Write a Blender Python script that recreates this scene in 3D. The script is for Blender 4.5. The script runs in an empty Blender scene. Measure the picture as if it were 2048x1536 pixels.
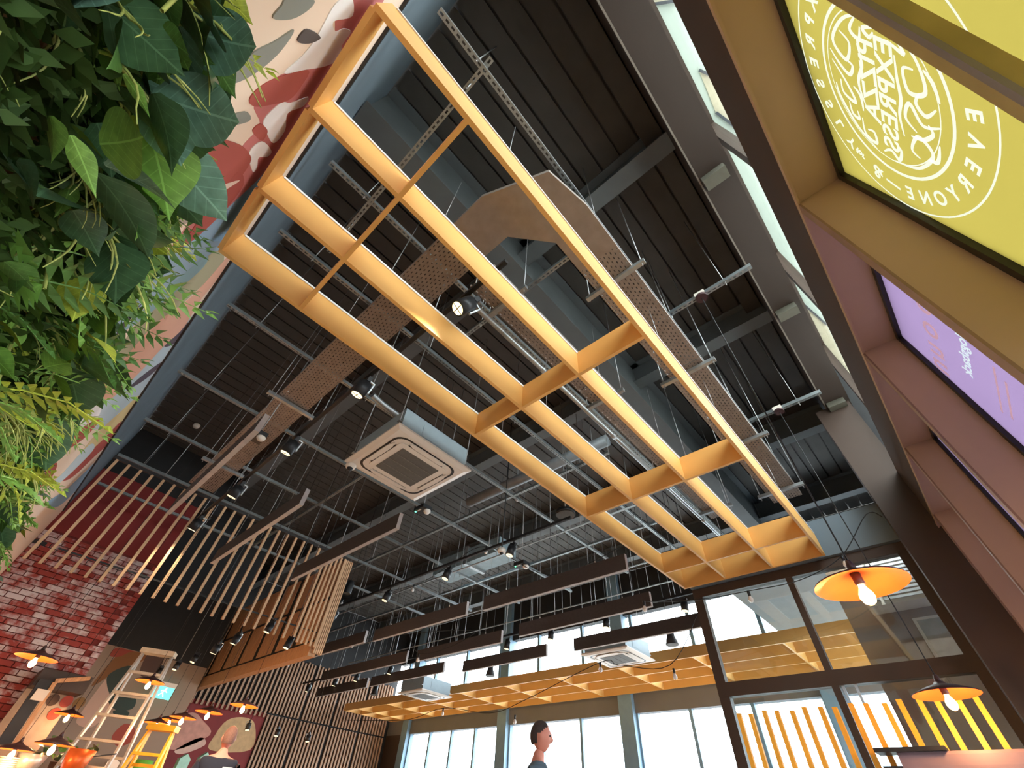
import bpy, bmesh, math, random
from mathutils import Vector, Matrix
random.seed(7)
scene = bpy.context.scene
col = scene.collection
PI = math.pi

# ------------------------------------------------------------------ camera
H = 1.0                                   # eye height of the photographer
F_PX = 819.35
_y, _p, _r = (math.radians(a) for a in (45.6506, 47.7293, 4.8860))
_f = Vector((math.cos(_p) * math.cos(_y), math.cos(_p) * math.sin(_y), math.sin(_p)))
_rt = Vector((math.sin(_y), -math.cos(_y), 0.0)); _up = _rt.cross(_f)
CR = _rt * math.cos(_r) + _up * math.sin(_r)
CU = -_rt * math.sin(_r) + _up * math.cos(_r)
cam_d = bpy.data.cameras.new('camera'); cam = bpy.data.objects.new('camera', cam_d)
col.objects.link(cam)
cam_d.sensor_fit = 'HORIZONTAL'; cam_d.sensor_width = 36.0
cam_d.lens = F_PX / 2048.0 * 36.0
cam_d.clip_start = 0.02; cam_d.clip_end = 300
_m = Matrix((CR, CU, -_f)).transposed().to_4x4(); _m.translation = (0, 0, H)
cam.matrix_world = _m
scene.camera = cam

# ------------------------------------------------------------------ world and exposure
w = bpy.data.worlds.new('overcast_sky'); scene.world = w; w.use_nodes = True
bg = w.node_tree.nodes['Background']
bg.inputs['Color'].default_value = (0.88, 0.95, 1.0, 1); bg.inputs['Strength'].default_value = 7.0
vs = scene.view_settings
vs.view_transform = 'Standard'; vs.look = 'None'; vs.exposure = 1.1; vs.gamma = 1.0
vs.use_curve_mapping = False
scene.cycles.use_denoising = True
scene.cycles.max_bounces = 9; scene.cycles.diffuse_bounces = 5; scene.cycles.glossy_bounces = 3
scene.cycles.transparent_max_bounces = 16; scene.cycles.transmission_bounces = 6
scene.cycles.caustics_reflective = False; scene.cycles.caustics_refractive = False
scene.cycles.sample_clamp_indirect = 6.0

def portal(name, loc, rot, sx, sy):
    l = bpy.data.lights.new(name, 'AREA'); l.shape = 'RECTANGLE'; l.size = sx; l.size_y = sy
    l.cycles.is_portal = True
    o = bpy.data.objects.new(name, l); col.objects.link(o); o.location = loc; o.rotation_euler = rot
    return o
# daylight enters through the far glazing, the far clerestory, the side clerestory and side windows
portal('daylight_far_windows', (10.75, 7.0, 1.6), (0, PI / 2, 0), 3.0, 16.5)
portal('daylight_far_clerestory', (10.75, 7.0, 4.4), (0, PI / 2, 0), 1.5, 16.5)
portal('daylight_side_clerestory', (2.75, -0.80, 5.12), (PI / 2, 0, 0), 6.7, 2.1)
portal('daylight_side_windows', (3.6, -0.80, 1.7), (PI / 2, 0, 0), 9.0, 3.0)

# ------------------------------------------------------------------ pixel helpers
def ray(px, py):
    return CR * ((px - 1024) / F_PX) + CU * ((768 - py) / F_PX) + _f
def PZ(px, py, z):                       # z absolute
    d = ray(px, py); return d * ((z - H) / d.z) + Vector((0, 0, H))
def PX(px, py, x):
    d = ray(px, py); return d * (x / d.x) + Vector((0, 0, H))
def PY(px, py, y):
    d = ray(px, py); return d * (y / d.y) + Vector((0, 0, H))
def PD(px, py, dep): return ray(px, py) * dep + Vector((0, 0, H))

# ------------------------------------------------------------------ materials
MATS = {}
def hexc(r, g, b):
    def c(v):
        v /= 255.0
        return v / 12.92 if v <= 0.04045 else ((v + 0.055) / 1.055) ** 2.4
    return (c(r), c(g), c(b))
def mat(name, rgb, rough=0.6, metal=0.0, var=0.12, scale=8.0, bump=0.0, emit=None, estr=0.0, spec=0.4, stretch=None, sheen=0.0, trans=0.0):
    if name in MATS: return MATS[name]
    m = bpy.data.materials.new(name); m.use_nodes = True
    nt = m.node_tree; b = nt.nodes['Principled BSDF']
    b.inputs['Roughness'].default_value = rough; b.inputs['Metallic'].default_value = metal
    b.inputs['Specular IOR Level'].default_value = spec
    if sheen: b.inputs['Sheen Weight'].default_value = sheen
    tc = nt.nodes.new('ShaderNodeTexCoord'); n = nt.nodes.new('ShaderNodeTexNoise')
    n.inputs['Scale'].default_value = scale; n.inputs['Detail'].default_value = 4
    if stretch:
        mp = nt.nodes.new('ShaderNodeMapping'); mp.inputs['Scale'].default_value = stretch
        nt.links.new(tc.outputs['Object'], mp.inputs['Vector']); nt.links.new(mp.outputs['Vector'], n.inputs['Vector'])
    else:
        nt.links.new(tc.outputs['Object'], n.inputs['Vector'])
    r = nt.nodes.new('ShaderNodeValToRGB')
    lo = tuple(max(0, c * (1 - var)) for c in rgb); hi = tuple(min(1, c * (1 + var)) for c in rgb)
    r.color_ramp.elements[0].color = (*lo, 1); r.color_ramp.elements[1].color = (*hi, 1)
    r.color_ramp.elements[0].position = 0.3; r.color_ramp.elements[1].position = 0.7
    nt.links.new(n.outputs['Fac'], r.inputs['Fac']); nt.links.new(r.outputs['Color'], b.inputs['Base Color'])
    if bump:
        bp = nt.nodes.new('ShaderNodeBump'); bp.inputs['Strength'].default_value = bump; bp.inputs['Distance'].default_value = 0.01
        nt.links.new(n.outputs['Fac'], bp.inputs['Height']); nt.links.new(bp.outputs['Normal'], b.inputs['Normal'])
    if emit:
        b.inputs['Emission Color'].default_value = (*emit, 1); b.inputs['Emission Strength'].default_value = estr
    if trans: b.inputs['Transmission Weight'].default_value = trans
    MATS[name] = m
    return m
def glass(name, tint=(0.95, 0.98, 1.0), refl=0.08, rough=0.02):
    if name in MATS: return MATS[name]
    m = bpy.data.materials.new(name); m.use_nodes = True; nt = m.node_tree
    nt.nodes.clear()
    o = nt.nodes.new('ShaderNodeOutputMaterial'); t = nt.nodes.new('ShaderNodeBsdfTransparent'); g = nt.nodes.new('ShaderNodeBsdfGlossy')
    t.inputs['Color'].default_value = (*tint, 1); g.inputs['Roughness'].default_value = rough
    fr = nt.nodes.new('ShaderNodeLayerWeight'); fr.inputs['Blend'].default_value = 0.5
    pw_ = nt.nodes.new('ShaderNodeMath'); pw_.operation = 'POWER'; pw_.inputs[1].default_value = 4.5
    ad = nt.nodes.new('ShaderNodeMath'); ad.operation = 'MULTIPLY_ADD'; ad.inputs[1].default_value = 0.6; ad.inputs[2].default_value = refl / 2
    ad.use_clamp = True
    mx = nt.nodes.new('ShaderNodeMixShader')
    nt.links.new(fr.outputs['Facing'], pw_.inputs[0]); nt.links.new(pw_.outputs[0], ad.inputs[0]); nt.links.new(ad.outputs[0], mx.inputs[0])
    nt.links.new(t.outputs[0], mx.inputs[1]); nt.links.new(g.outputs[0], mx.inputs[2]); nt.links.new(mx.outputs[0], o.inputs['Surface'])
    MATS[name] = m; return m
def film(name, rgb, dif=0.12):
    """translucent printed window film: daylight outside glows through it"""
    if name in MATS: return MATS[name]
    m = bpy.data.materials.new(name); m.use_nodes = True; nt = m.node_tree; nt.nodes.clear()
    o = nt.nodes.new('ShaderNodeOutputMaterial'); t = nt.nodes.new('ShaderNodeBsdfTranslucent'); d = nt.nodes.new('ShaderNodeBsdfDiffuse')
    tc = nt.nodes.new('ShaderNodeTexCoord'); n = nt.nodes.new('ShaderNodeTexNoise'); n.inputs['Scale'].default_value = 1.5
    r = nt.nodes.new('ShaderNodeValToRGB')
    r.color_ramp.elements[0].color = (*[c * 0.9 for c in rgb], 1); r.color_ramp.elements[1].color = (*[min(1, c * 1.1) for c in rgb], 1)
    nt.links.new(tc.outputs['Object'], n.inputs['Vector']); nt.links.new(n.outputs['Fac'], r.inputs['Fac'])
    nt.links.new(r.outputs['Color'], t.inputs['Color']); d.inputs['Color'].default_value = (*[min(1, c * 1.6) for c in rgb], 1)
    mx = nt.nodes.new('ShaderNodeMixShader'); mx.inputs[0].default_value = dif
    nt.links.new(t.outputs[0], mx.inputs[1]); nt.links.new(d.outputs[0], mx.inputs[2]); nt.links.new(mx.outputs[0], o.inputs['Surface'])
    MATS[name] = m; return m
def slotted(name, rgb, pitch, slen, vpitch, swid, rough=0.4, metal=0.8, stagger=True, vmax=None):
    """galvanised sheet with punched slots along local x, cut through the downward face only"""
    if name in MATS: return MATS[name]
    m = mat(name, rgb, rough, metal, 0.15, 12.0); nt = m.node_tree
    N = nt.nodes.new; L = nt.links.new
    def M(op, a, b=None, c=None):
        k = N('ShaderNodeMath'); k.operation = op
        for i, v in enumerate((a, b, c)):
            if v is None: continue
            if isinstance(v, (int, float)): k.inputs[i].default_value = v
            else: L(v, k.inputs[i])
        return k.outputs[0]
    tc = N('ShaderNodeTexCoord'); sx = N('ShaderNodeSeparateXYZ'); L(tc.outputs['Object'], sx.inputs[0])
    gn = N('ShaderNodeSeparateXYZ'); L(tc.outputs['Normal'], gn.inputs[0])
    v = M('DIVIDE', sx.outputs['Y'], vpitch)
    row = M('FLOOR', v); vf = M('ABSOLUTE', M('SUBTRACT', M('FRACT', v), 0.5))
    if not stagger:
        v = sx.outputs['Y']; vf = M('DIVIDE', M('ABSOLUTE', v), vpitch); row = 0.0
        off = 0.0
        u = M('DIVIDE', sx.outputs['X'], pitch)
    else:
        off = M('MULTIPLY', M('FRACT', M('MULTIPLY', row, 0.5)), 1.0)
        u = M('ADD', M('DIVIDE', sx.outputs['X'], pitch), off)
    uf = M('ABSOLUTE', M('SUBTRACT', M('FRACT', u), 0.5))
    k = M('MULTIPLY', M('LESS_THAN', uf, 0.5 * slen / pitch), M('LESS_THAN', vf, 0.5 * swid / vpitch))
    if vmax: k = M('MULTIPLY', k, M('LESS_THAN', M('ABSOLUTE', sx.outputs['Y']), vmax))
    k = M('MULTIPLY', k, M('GREATER_THAN', M('ABSOLUTE', gn.outputs['Z']), 0.5))
    out = nt.nodes['Material Output']; tr = N('ShaderNodeBsdfTransparent'); mx = N('ShaderNodeMixShader')
    L(k, mx.inputs[0]); L(nt.nodes['Principled BSDF'].outputs[0], mx.inputs[1]); L(tr.outputs[0], mx.inputs[2]); L(mx.outputs[0], out.inputs['Surface'])
    return m

# ------------------------------------------------------------------ mesh builder
class MB:
    def __init__(s): s.v = []; s.f = []; s.sm = []
    def add(s, vs_, fs, smooth=False):
        o = len(s.v); s.v += [tuple(p) for p in vs_]
        for f in fs: s.f.append(tuple(i + o for i in f)); s.sm.append(smooth)
        return s
    def box(s, x0, x1, y0, y1, z0, z1):
        if x0 > x1: x0, x1 = x1, x0
        if y0 > y1: y0, y1 = y1, y0
        if z0 > z1: z0, z1 = z1, z0
        return s.add([(x0, y0, z0), (x1, y0, z0), (x1, y1, z0), (x0, y1, z0), (x0, y0, z1), (x1, y0, z1), (x1, y1, z1), (x0, y1, z1)],
                     [(0, 3, 2, 1), (4, 5, 6, 7), (0, 1, 5, 4), (1, 2, 6, 5), (2, 3, 7, 6), (3, 0, 4, 7)])
    def bar(s, a, b, w_, h_, up=(0, 0, 1)):
        a = Vector(a); b = Vector(b); d = (b - a).normalized(); u = Vector(up)
        if abs(d.dot(u)) > 0.99: u = Vector((1, 0, 0))
        r_ = d.cross(u).normalized(); u = r_.cross(d).normalized(); r_ *= w_ / 2; u *= h_ / 2
        p = [a - r_ - u, a + r_ - u, a + r_ + u, a - r_ + u, b - r_ - u, b + r_ - u, b + r_ + u, b - r_ + u]
        return s.add(p, [(0, 1, 2, 3), (7, 6, 5, 4), (0, 4, 5, 1), (1, 5, 6, 2), (2, 6, 7, 3), (3, 7, 4, 0)])
    def cyl(s, a, b, r0, r1=None, n=12, caps=True):
        a = Vector(a); b = Vector(b); r1 = r0 if r1 is None else r1
        d = (b - a).normalized(); u = Vector((0, 0, 1)) if abs(d.z) < 0.95 else Vector((1, 0, 0))
        x = d.cross(u).normalized(); y = d.cross(x).normalized()
        o = len(s.v); P = []
        for c, r_ in ((a, r0), (b, r1)):
            for i in range(n):
                t = 2 * PI * i / n; P.append(c + x * (r_ * math.cos(t)) + y * (r_ * math.sin(t)))
        s.add(P, [(i, (i + 1) % n, n + (i + 1) % n, n + i) for i in range(n)], True)
        if caps: s.f.append(tuple(o + i for i in reversed(range(n)))); s.sm.append(False); s.f.append(tuple(o + n + i for i in range(n))); s.sm.append(False)
        return s
    def tube(s, pts, r_, n=6):
        pts = [Vector(p) for p in pts]; P = []; rs = r_ if isinstance(r_, (list, tuple)) else [r_] * len(pts)
        px = None
        for i, p in enumerate(pts):
            d = (pts[min(i + 1, len(pts) - 1)] - pts[max(i - 1, 0)]).normalized()
            if px is None:
                u = Vector((0, 0, 1)) if abs(d.z) < 0.9 else Vector((1, 0, 0)); px = d.cross(u).normalized()
            px = (px - d * px.dot(d)).normalized(); py = d.cross(px)
            for k in range(n):
                t = 2 * PI * k / n; P.append(p + px * (rs[i] * math.cos(t)) + py * (rs[i] * math.sin(t)))
        F = []
        for i in range(len(pts) - 1):
            for k in range(n): F.append((i * n + k, i * n + (k + 1) % n, (i + 1) * n + (k + 1) % n, (i + 1) * n + k))
        return s.add(P, F, True)
    def lathe(s, prof, n=24, c=(0, 0, 0), axis=None):
        P = []; F = []
        for r_, z in prof:
            for k in range(n):
                t = 2 * PI * k / n; P.append((c[0] + r_ * math.cos(t), c[1] + r_ * math.sin(t), c[2] + z))
        for i in range(len(prof) - 1):
            for k in range(n): F.append((i * n + k, i * n + (k + 1) % n, (i + 1) * n + (k + 1) % n, (i + 1) * n + k))
        return s.add(P, F, True)
    def prism(s, pts, off):
        """closed planar outline pushed by vector off"""
        off = Vector(off); n = len(pts); P = [Vector(p) for p in pts] + [Vector(p) + off for p in pts]
        return s.add(P, [tuple(range(n)), tuple(range(2 * n - 1, n - 1, -1))] + [(i, n + i, n + (i + 1) % n, (i + 1) % n) for i in range(n)])
    def build(s, name, m, parent=None, origin=None):
        me = bpy.data.meshes.new(name)
        o0 = Vector(origin) if origin is not None else (root_loc(parent) if parent else Vector((0, 0, 0)))
        me.from_pydata([tuple(Vector(p) - o0) for p in s.v], [], s.f)
        me.polygons.foreach_set('use_smooth', s.sm)
        me.materials.append(m); me.update()
        ob = bpy.data.objects.new(name, me); col.objects.link(ob)
        if parent: ob.parent = parent
        elif origin is not None: ob.location = o0
        return ob
def root_loc(o):
    l = Vector((0, 0, 0))
    while o is not None: l += o.location; o = o.parent
    return l
def tag(o, label=None, cat=None, group=None, kind=None):
    if label: o['label'] = label
    if cat: o['category'] = cat
    if group: o['group'] = group
    if kind: o['kind'] = kind
    return o
def empty(name, loc, label=None, cat=None, group=None, kind=None):
    o = bpy.data.objects.new(name, None); col.objects.link(o); o.location = loc; o.empty_display_size = 0.1
    return tag(o, label, cat, group, kind)
def copy_tree(o, parent=None):
    c = o.copy(); col.objects.link(c)
    if parent: c.parent = parent
    for ch in list(o.children): copy_tree(ch, c)
    return c
def share(src, name, parent, loc, rot=(0, 0, 0), sc=(1, 1, 1)):
    o = bpy.data.objects.new(name, src); col.objects.link(o); o.parent = parent
    o.location = loc; o.rotation_euler = rot; o.scale = sc
    return o
def box_mesh(name, sx, sy, sz, m):
    b = MB().box(-sx / 2, sx / 2, -sy / 2, sy / 2, -sz / 2, sz / 2)
    me = bpy.data.meshes.new(name); me.from_pydata(b.v, [], b.f); me.materials.append(m); return me
def crom(pts, k=5, closed=True):
    n = len(pts); out = []
    for i in range(n if closed else n - 1):
        p0, p1, p2, p3 = (pts[(i + j) % n] if closed else pts[min(max(i + j, 0), n - 1)] for j in (-1, 0, 1, 2))
        for q in range(k):
            t = q / k
            out.append(tuple(0.5 * (2 * b + (c - a) * t + (2 * a - 5 * b + 4 * c - d) * t * t + (-a + 3 * b - 3 * c + d) * t ** 3) for a, b, c, d in zip(p0, p1, p2, p3)))
    if not closed: out.append(tuple(pts[-1]))
    return out

M = {}
M['honey'] = mat('honey_painted_slat', hexc(226, 172, 98), 0.45, 0, 0.05, 3.0, 0.02)
M['white_trim'] = mat('white_edge_strip', (0.85, 0.88, 0.9), 0.3, 0, 0.03)
M['slate'] = mat('slate_grey_paint', hexc(112, 126, 136), 0.75, 0, 0.06, 2.0)
M['deck'] = mat('dark_roof_deck', hexc(74, 71, 67), 0.6, 0.1, 0.12, 3.0)
M['steel_dark'] = mat('painted_steel_beam', hexc(98, 104, 106), 0.6, 0.0, 0.08, 3.0)
M['black'] = mat('black_metal', (0.02, 0.02, 0.022), 0.45, 0.2, 0.2)
M['blacktrim'] = mat('black_trim_strip', (0.025, 0.022, 0.022), 0.5)
M['brown'] = mat('dark_brown_cladding', hexc(70, 56, 48), 0.5, 0, 0.06, 2.0)
M['taupe'] = mat('taupe_window_reveal', hexc(168, 142, 118), 0.55, 0, 0.05, 2.0)
M['gasket'] = mat('black_window_gasket', (0.012, 0.011, 0.01), 0.4)
M['galv'] = mat('galvanised_steel', hexc(165, 170, 172), 0.35, 0.7, 0.12, 15.0)
M['strut'] = slotted('slotted_strut_channel', hexc(160, 168, 170), 0.05, 0.028, 0.041, 0.014, stagger=False)
M['tray'] = slotted('perforated_cable_tray', hexc(150, 140, 132), 0.052, 0.024, 0.030, 0.009, rough=0.5, metal=0.5)
M['tray_plain'] = mat('plain_tray_sheet', hexc(150, 140, 132), 0.5, 0.5, 0.1, 10.0)
M['pale'] = mat('off_white_plastic', hexc(222, 214, 204), 0.4, 0, 0.03)
M['acgrey'] = mat('grey_air_unit_casing', hexc(150, 165, 172), 0.5, 0.2, 0.05)
M['grille'] = mat('dark_grey_grille', hexc(88, 86, 82), 0.6, 0, 0.1, 40.0)
M['baffle'] = mat('dark_felt_panel', hexc(70, 63, 62), 0.9, 0, 0.08, 30.0, 0.05)
M['baffle_edge'] = mat('pale_baffle_edge', hexc(178, 172, 172), 0.6)
M['batten'] = mat('pale_oak_batten', hexc(206, 166, 128), 0.55, 0, 0.12, 6.0, 0.03, stretch=(20, 20, 1.5))
M['plank'] = mat('stained_oak_plank', hexc(196, 150, 110), 0.55, 0, 0.22, 5.0, 0.05, stretch=(14, 14, 1.2))
M['slatwood'] = mat('weathered_oak_slat', hexc(176, 138, 110), 0.6, 0, 0.15, 5.0, 0.04, stretch=(16, 16, 1.5))
M['darkwall'] = mat('near_black_wall', (0.018, 0.018, 0.019), 0.7)
M['glass'] = glass('clear_window_glass')
M['glass_mint'] = glass('mint_tinted_glass', (0.90, 0.92, 0.90), 0.05)
M['glass_part'] = glass('partition_glass', (0.86, 0.92, 0.93), 0.12)
M['bulb'] = mat('clear_unlit_bulb', (0.75, 0.7, 0.66), 0.1, 0, 0.02, spec=0.9)
M['bulb_on'] = mat('glowing_filament_bulb', (1, 0.6, 0.25), 0.3, emit=(1.0, 0.50, 0.16), estr=30.0)
M['copper'] = mat('copper_lamp_lining', hexc(206, 98, 44), 0.35, 0.4, 0.12, 6.0)
M['shade_top'] = mat('dark_plum_enamel', hexc(70, 48, 50), 0.35)
M['lens'] = mat('lit_spot_lens', (1, 0.9, 0.7), 0.3, emit=(1.0, 0.80, 0.45), estr=1.1)
M['lens2'] = mat('lit_yellow_spot_lens', (1, 0.9, 0.6), 0.3, emit=(1.0, 0.82, 0.40), estr=3.0)
M['cable'] = mat('black_rubber_cable', (0.012, 0.012, 0.012), 0.6)
M['wire'] = mat('thin_steel_wire', hexc(150, 152, 152), 0.4, 0.6)
M['aluminium'] = mat('aluminium', hexc(196, 192, 186), 0.35, 0.6, 0.08, 20)
M['yellow_fg'] = mat('yellow_fibreglass', hexc(236, 178, 36), 0.45)

# =================================================================== STRUCTURE
XW = -0.60           # mural wall plane
DECK = 6.2
fl = MB().box(XW, 10.7, -0.75, 15.7, -0.12, 0.0).build('floor', mat('oak_floorboards', hexc(140, 112, 88), 0.5, 0, 0.2, 4.0, 0.03, stretch=(2, 20, 1)))
tag(fl, kind='structure')
MB().box(-40, 60, -60, 60, -0.4, -0.3).build('pavement_outside', mat('pale_paving', hexc(170, 168, 164), 0.8, 0, 0.1, 3.0))
tag(bpy.data.objects['pavement_outside'], 'pale paving outside the windows', 'pavement', kind='structure')

# ceiling: roof deck of long ribbed panels
ceil = empty('ceiling', (0, 0, DECK), kind='structure')
MB().box(XW - 0.2, 10.9, -0.64, 15.9, DECK + 0.06, DECK + 0.2).build('deck_backing', M['deck'], ceil)
pm = MB()
yy = -0.36; i = 0
pw = 0.235
prof = MB().box(XW + 0.002, 10.68, 0.012, pw - 0.012, 0.0, 0.055)
dm = bpy.data.meshes.new('deck_panel'); dm.from_pydata(prof.v, [], prof.f); dm.materials.append(M['deck'])
while yy < 15.6:
    share(dm, 'deck_panel', ceil, (0, yy, 0)); yy += pw
# steel beams under the deck
def ibeam(x0, x1, y0, y1, z0, z1, along):
    b = MB()
    if along == 'x':
        yc = (y0 + y1) / 2; b.box(x0, x1, y0, y1, z0, z0 + 0.02); b.box(x0, x1, yc - 0.008, yc + 0.008, z0 + 0.02, z1); b.box(x0, x1, y0, y1, z1 - 0.02, z1)
    else:
        xc = (x0 + x1) / 2; b.box(x0, x1, y0, y1, z0, z0 + 0.02); b.box(xc - 0.008, xc + 0.008, y0, y1, z0 + 0.02, z1); b.box(x0, x1, y0, y1, z1 - 0.02, z1)
    return b.build('steel_beam', M['steel_dark'], ceil)
ibeam(XW, 10.6, 1.52, 1.76, 5.28, DECK, 'x')
for xb in (1.60, 4.30, 7.0, 9.3): ibeam(xb - 0.1, xb + 0.1, -0.36, 15.6, 5.80, DECK, 'y')
MB().box(XW + 0.001, 6.1, -0.62, -0.35, 5.2, DECK).build('edge_beam', mat('dark_umber_cladding', hexc(50, 39, 33), 0.6, 0, 0.06, 2.0), ceil)
MB().box(XW - 0.2, 10.9, -0.80, -0.621, DECK, DECK + 0.2).build('roof_edge', M['brown'], ceil)
MB().box(XW + 0.001, 6.1, -0.349, -0.335, 5.2, 5.26).build('beam_lip', mat('grey_beam_lip', hexc(120, 112, 104), 0.6), ceil)
MB().box(XW + 0.001, 6.1, -0.335, -0.14, 6.05, DECK).build('ledge_angle', M['deck'], ceil)

# mural wall on the left
wl = empty('wall_left', (XW, 0, 0), kind='structure')
M['mural'] = mat('mural_peach_paint', hexc(236, 210, 188), 0.75, 0, 0.03, 1.0)
MB().box(XW - 0.15, XW, -0.75, 10.36, 0, 4.30).build('mural_panel', M['mural'], wl)
MB().box(XW - 0.15, XW - 0.012, -0.75, 10.35, 4.30, 4.40).build('shadow_gap', M['blacktrim'], wl)
MB().box(XW - 0.15, XW - 0.01, -0.75, 10.36, 4.33, DECK).build('upper_panel', M['slate'], wl)
MB().box(XW - 0.15, XW + 0.018, -0.75, 10.15, 4.30, 4.33).build('cap_strip', M['blacktrim'], wl)
MB().box(XW - 0.15, XW + 0.012, -0.75, 10.15, 4.345, 4.36).build('cap_strip', M['blacktrim'], wl)
a = 700 / 2048.0
def c1(l): return [(x * a, y * a) for x, y in l]
def c2(l): return [(x * a, 500 + y * a) for x, y in l]
PAINT = [
 ('rose', (196, 116, 114), [(700, -30), (790, -40), (620, 215), (560, 330), (440, 470), (330, 520), (360, 470), (420, 380), (455, 330), (490, 285), (520, 250), (508, 205), (560, 150), (640, 130), (668, 80), (672, 30)]),
 ('blue', (146, 178, 204), c1([(1590, 960), (1500, 1060), (1250, 1290), (1020, 1490), (980, 1560), (1250, 1536), (1400, 1380), (1560, 1080)])),
 ('greyblue', (150, 170, 186), c2([(1030, -20), (1330, -40), (1150, 130), (900, 290), (720, 430), (640, 590), (600, 560), (740, 350), (900, 160)])),
 ('khaki', (176, 166, 134), c2([(1250, 10), (1000, 230), (800, 430), (660, 620), (520, 700), (600, 740), (780, 620), (1000, 380), (1200, 190), (1310, 60)])),
 ('teal', (140, 168, 172), c2([(1200, 40), (980, 220), (760, 420), (720, 470), (800, 430), (1020, 250), (1190, 100)])),
 ('palegrey', (186, 198, 204), c2([(1150, 360), (1000, 520), (850, 650), (760, 760), (620, 880), (500, 1050), (700, 1000), (850, 850), (980, 650), (1110, 450)])),
 ('white', (240, 236, 236), c2([(600, 730), (450, 850), (360, 960), (290, 1040), (240, 1200), (330, 1190), (450, 1090), (560, 1000), (610, 860)])),
 ('apricot', (230, 172, 146), c2([(1340, 30), (1200, 190), (1100, 290), (900, 440), (720, 640), (610, 750), (595, 850), (640, 875), (760, 770), (850, 680), (950, 570), (1070, 460), (1160, 310), (1300, 130)])),
 ('plum', (86, 74, 84), c2([(1100, 420), (1050, 480), (960, 562), (1010, 552), (1080, 480)])),
 ('plum', (86, 74, 84), c2([(945, 655), (850, 720), (740, 815), (830, 770), (925, 690)])),
 ('plum', (86, 74, 84), c2([(830, 310), (740, 400), (680, 490), (720, 460), (800, 350)])),
 ('ochre', (216, 192, 140), c2([(810, 850), (700, 950), (560, 1080), (430, 1240), (300, 1370), (420, 1320), (560, 1190), (720, 1000), (800, 890)])),
 ('brick_red', (172, 82, 74), c2([(575, 985), (450, 1060), (300, 1190), (340, 1200), (480, 1110), (565, 1020)])),
 ('brick_red', (172, 82, 74), c2([(710, 1000), (600, 1110), (480, 1220), (360, 1340), (420, 1330), (560, 1200), (670, 1095)])),
 ('brick_red', (172, 82, 74), c2([(320, 1240), (260, 1310), (230, 1380), (280, 1360), (330, 1270)])),
 ('mist', (190, 204, 208), c2([(520, 1140), (380, 1290), (300, 1370), (350, 1360), (470, 1250), (550, 1160)])),
 ('blue', (146, 178, 204), c2([(600, 1200), (400, 1390), (270, 1480), (340, 1500), (480, 1370), (600, 1230)])),
 ('slatey', (120, 136, 146), c2([(420, 985), (350, 1040), (280, 1120), (310, 1110), (400, 1040)])),
 ('white', (240, 236, 236), c1([(2060, 90), (1950, 120), (1960, 180), (2010, 165), (2050, 185), (2000, 260), (1980, 340), (1900, 385), (1780, 405), (1660, 425), (1760, 330), (1840, 230), (1900, 120), (1960, 20), (2050, -30)])),
 ('brick_red', (172, 82, 74), c1([(1800, 405), (1600, 460), (1490, 530), (1455, 590), (1490, 620), (1580, 610), (1690, 580), (1760, 500)])),
 ('white', (240, 236, 236), c1([(1800, 565), (1770, 620), (1680, 660), (1665, 760), (1600, 835), (1560, 780), (1540, 700), (1640, 600), (1700, 600)])),
 ('brick_red', (172, 82, 74), c1([(1520, 722), (1475, 760), (1500, 800), (1530, 820), (1555, 790), (1560, 755)])),
 ('white', (240, 236, 236), c1([(1530, 825), (1585, 880), (1560, 915), (1510, 920), (1500, 980), (1475, 1000), (1455, 890)])),
 ('brick_red', (172, 82, 74), c1([(1270, 815), (1390, 840), (1450, 890), (1460, 950), (1350, 1080), (1150, 1120), (1040, 1060), (980, 1020), (1090, 930), (1130, 850)])),
 ('brick_red', (172, 82, 74), c1([(1390, 1000), (1290, 1130), (1180, 1260), (1080, 1400), (1020, 1460), (1130, 1400), (1300, 1240), (1420, 1080)])),
 ('cream', (238, 214, 198), c1([(1400, 1050), (1290, 1130), (1290, 1200), (1260, 1220), (1180, 1180), (1050, 1200), (960, 1180), (1200, 1110)])),
 ('sage_grey', (138, 138, 130), c1([(1715, 170), (1600, 240), (1480, 300), (1400, 380), (1230, 460), (1300, 490), (1400, 470), (1520, 400), (1640, 290)])),
 ('sage_grey', (138, 138, 130), c1([(1830, -10), (1800, 50), (1700, 105), (1590, 100), (1640, 30), (1680, -20)])),
 ('umber', (84, 74, 72), c1([(1780, 170), (1735, 235), (1800, 250), (1870, 220), (1840, 185)])),
 ('sage_grey', (138, 138, 130), c1([(1430, 650), (1280, 700), (1270, 740), (1450, 705)])),
 ('stone', (168, 152, 136), c1([(1150, 1165), (1050, 1230), (1020, 1320), (1180, 1260), (1240, 1190)])),
]
for k, (nm, rgb, pts) in enumerate(PAINT):
    P3 = [PX(x, y, XW) for x, y in crom(pts, 4)]
    P3 = [Vector((XW, min(max(p.y, -0.7), 10.12), min(p.z, 4.29))) for p in P3]
    MB().prism(P3, (0.0004 + 0.00016 * k, 0, 0)).build('painted_shape', mat('mural_' + nm, hexc(*rgb), 0.75, 0, 0.04, 1.0), wl)

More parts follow.
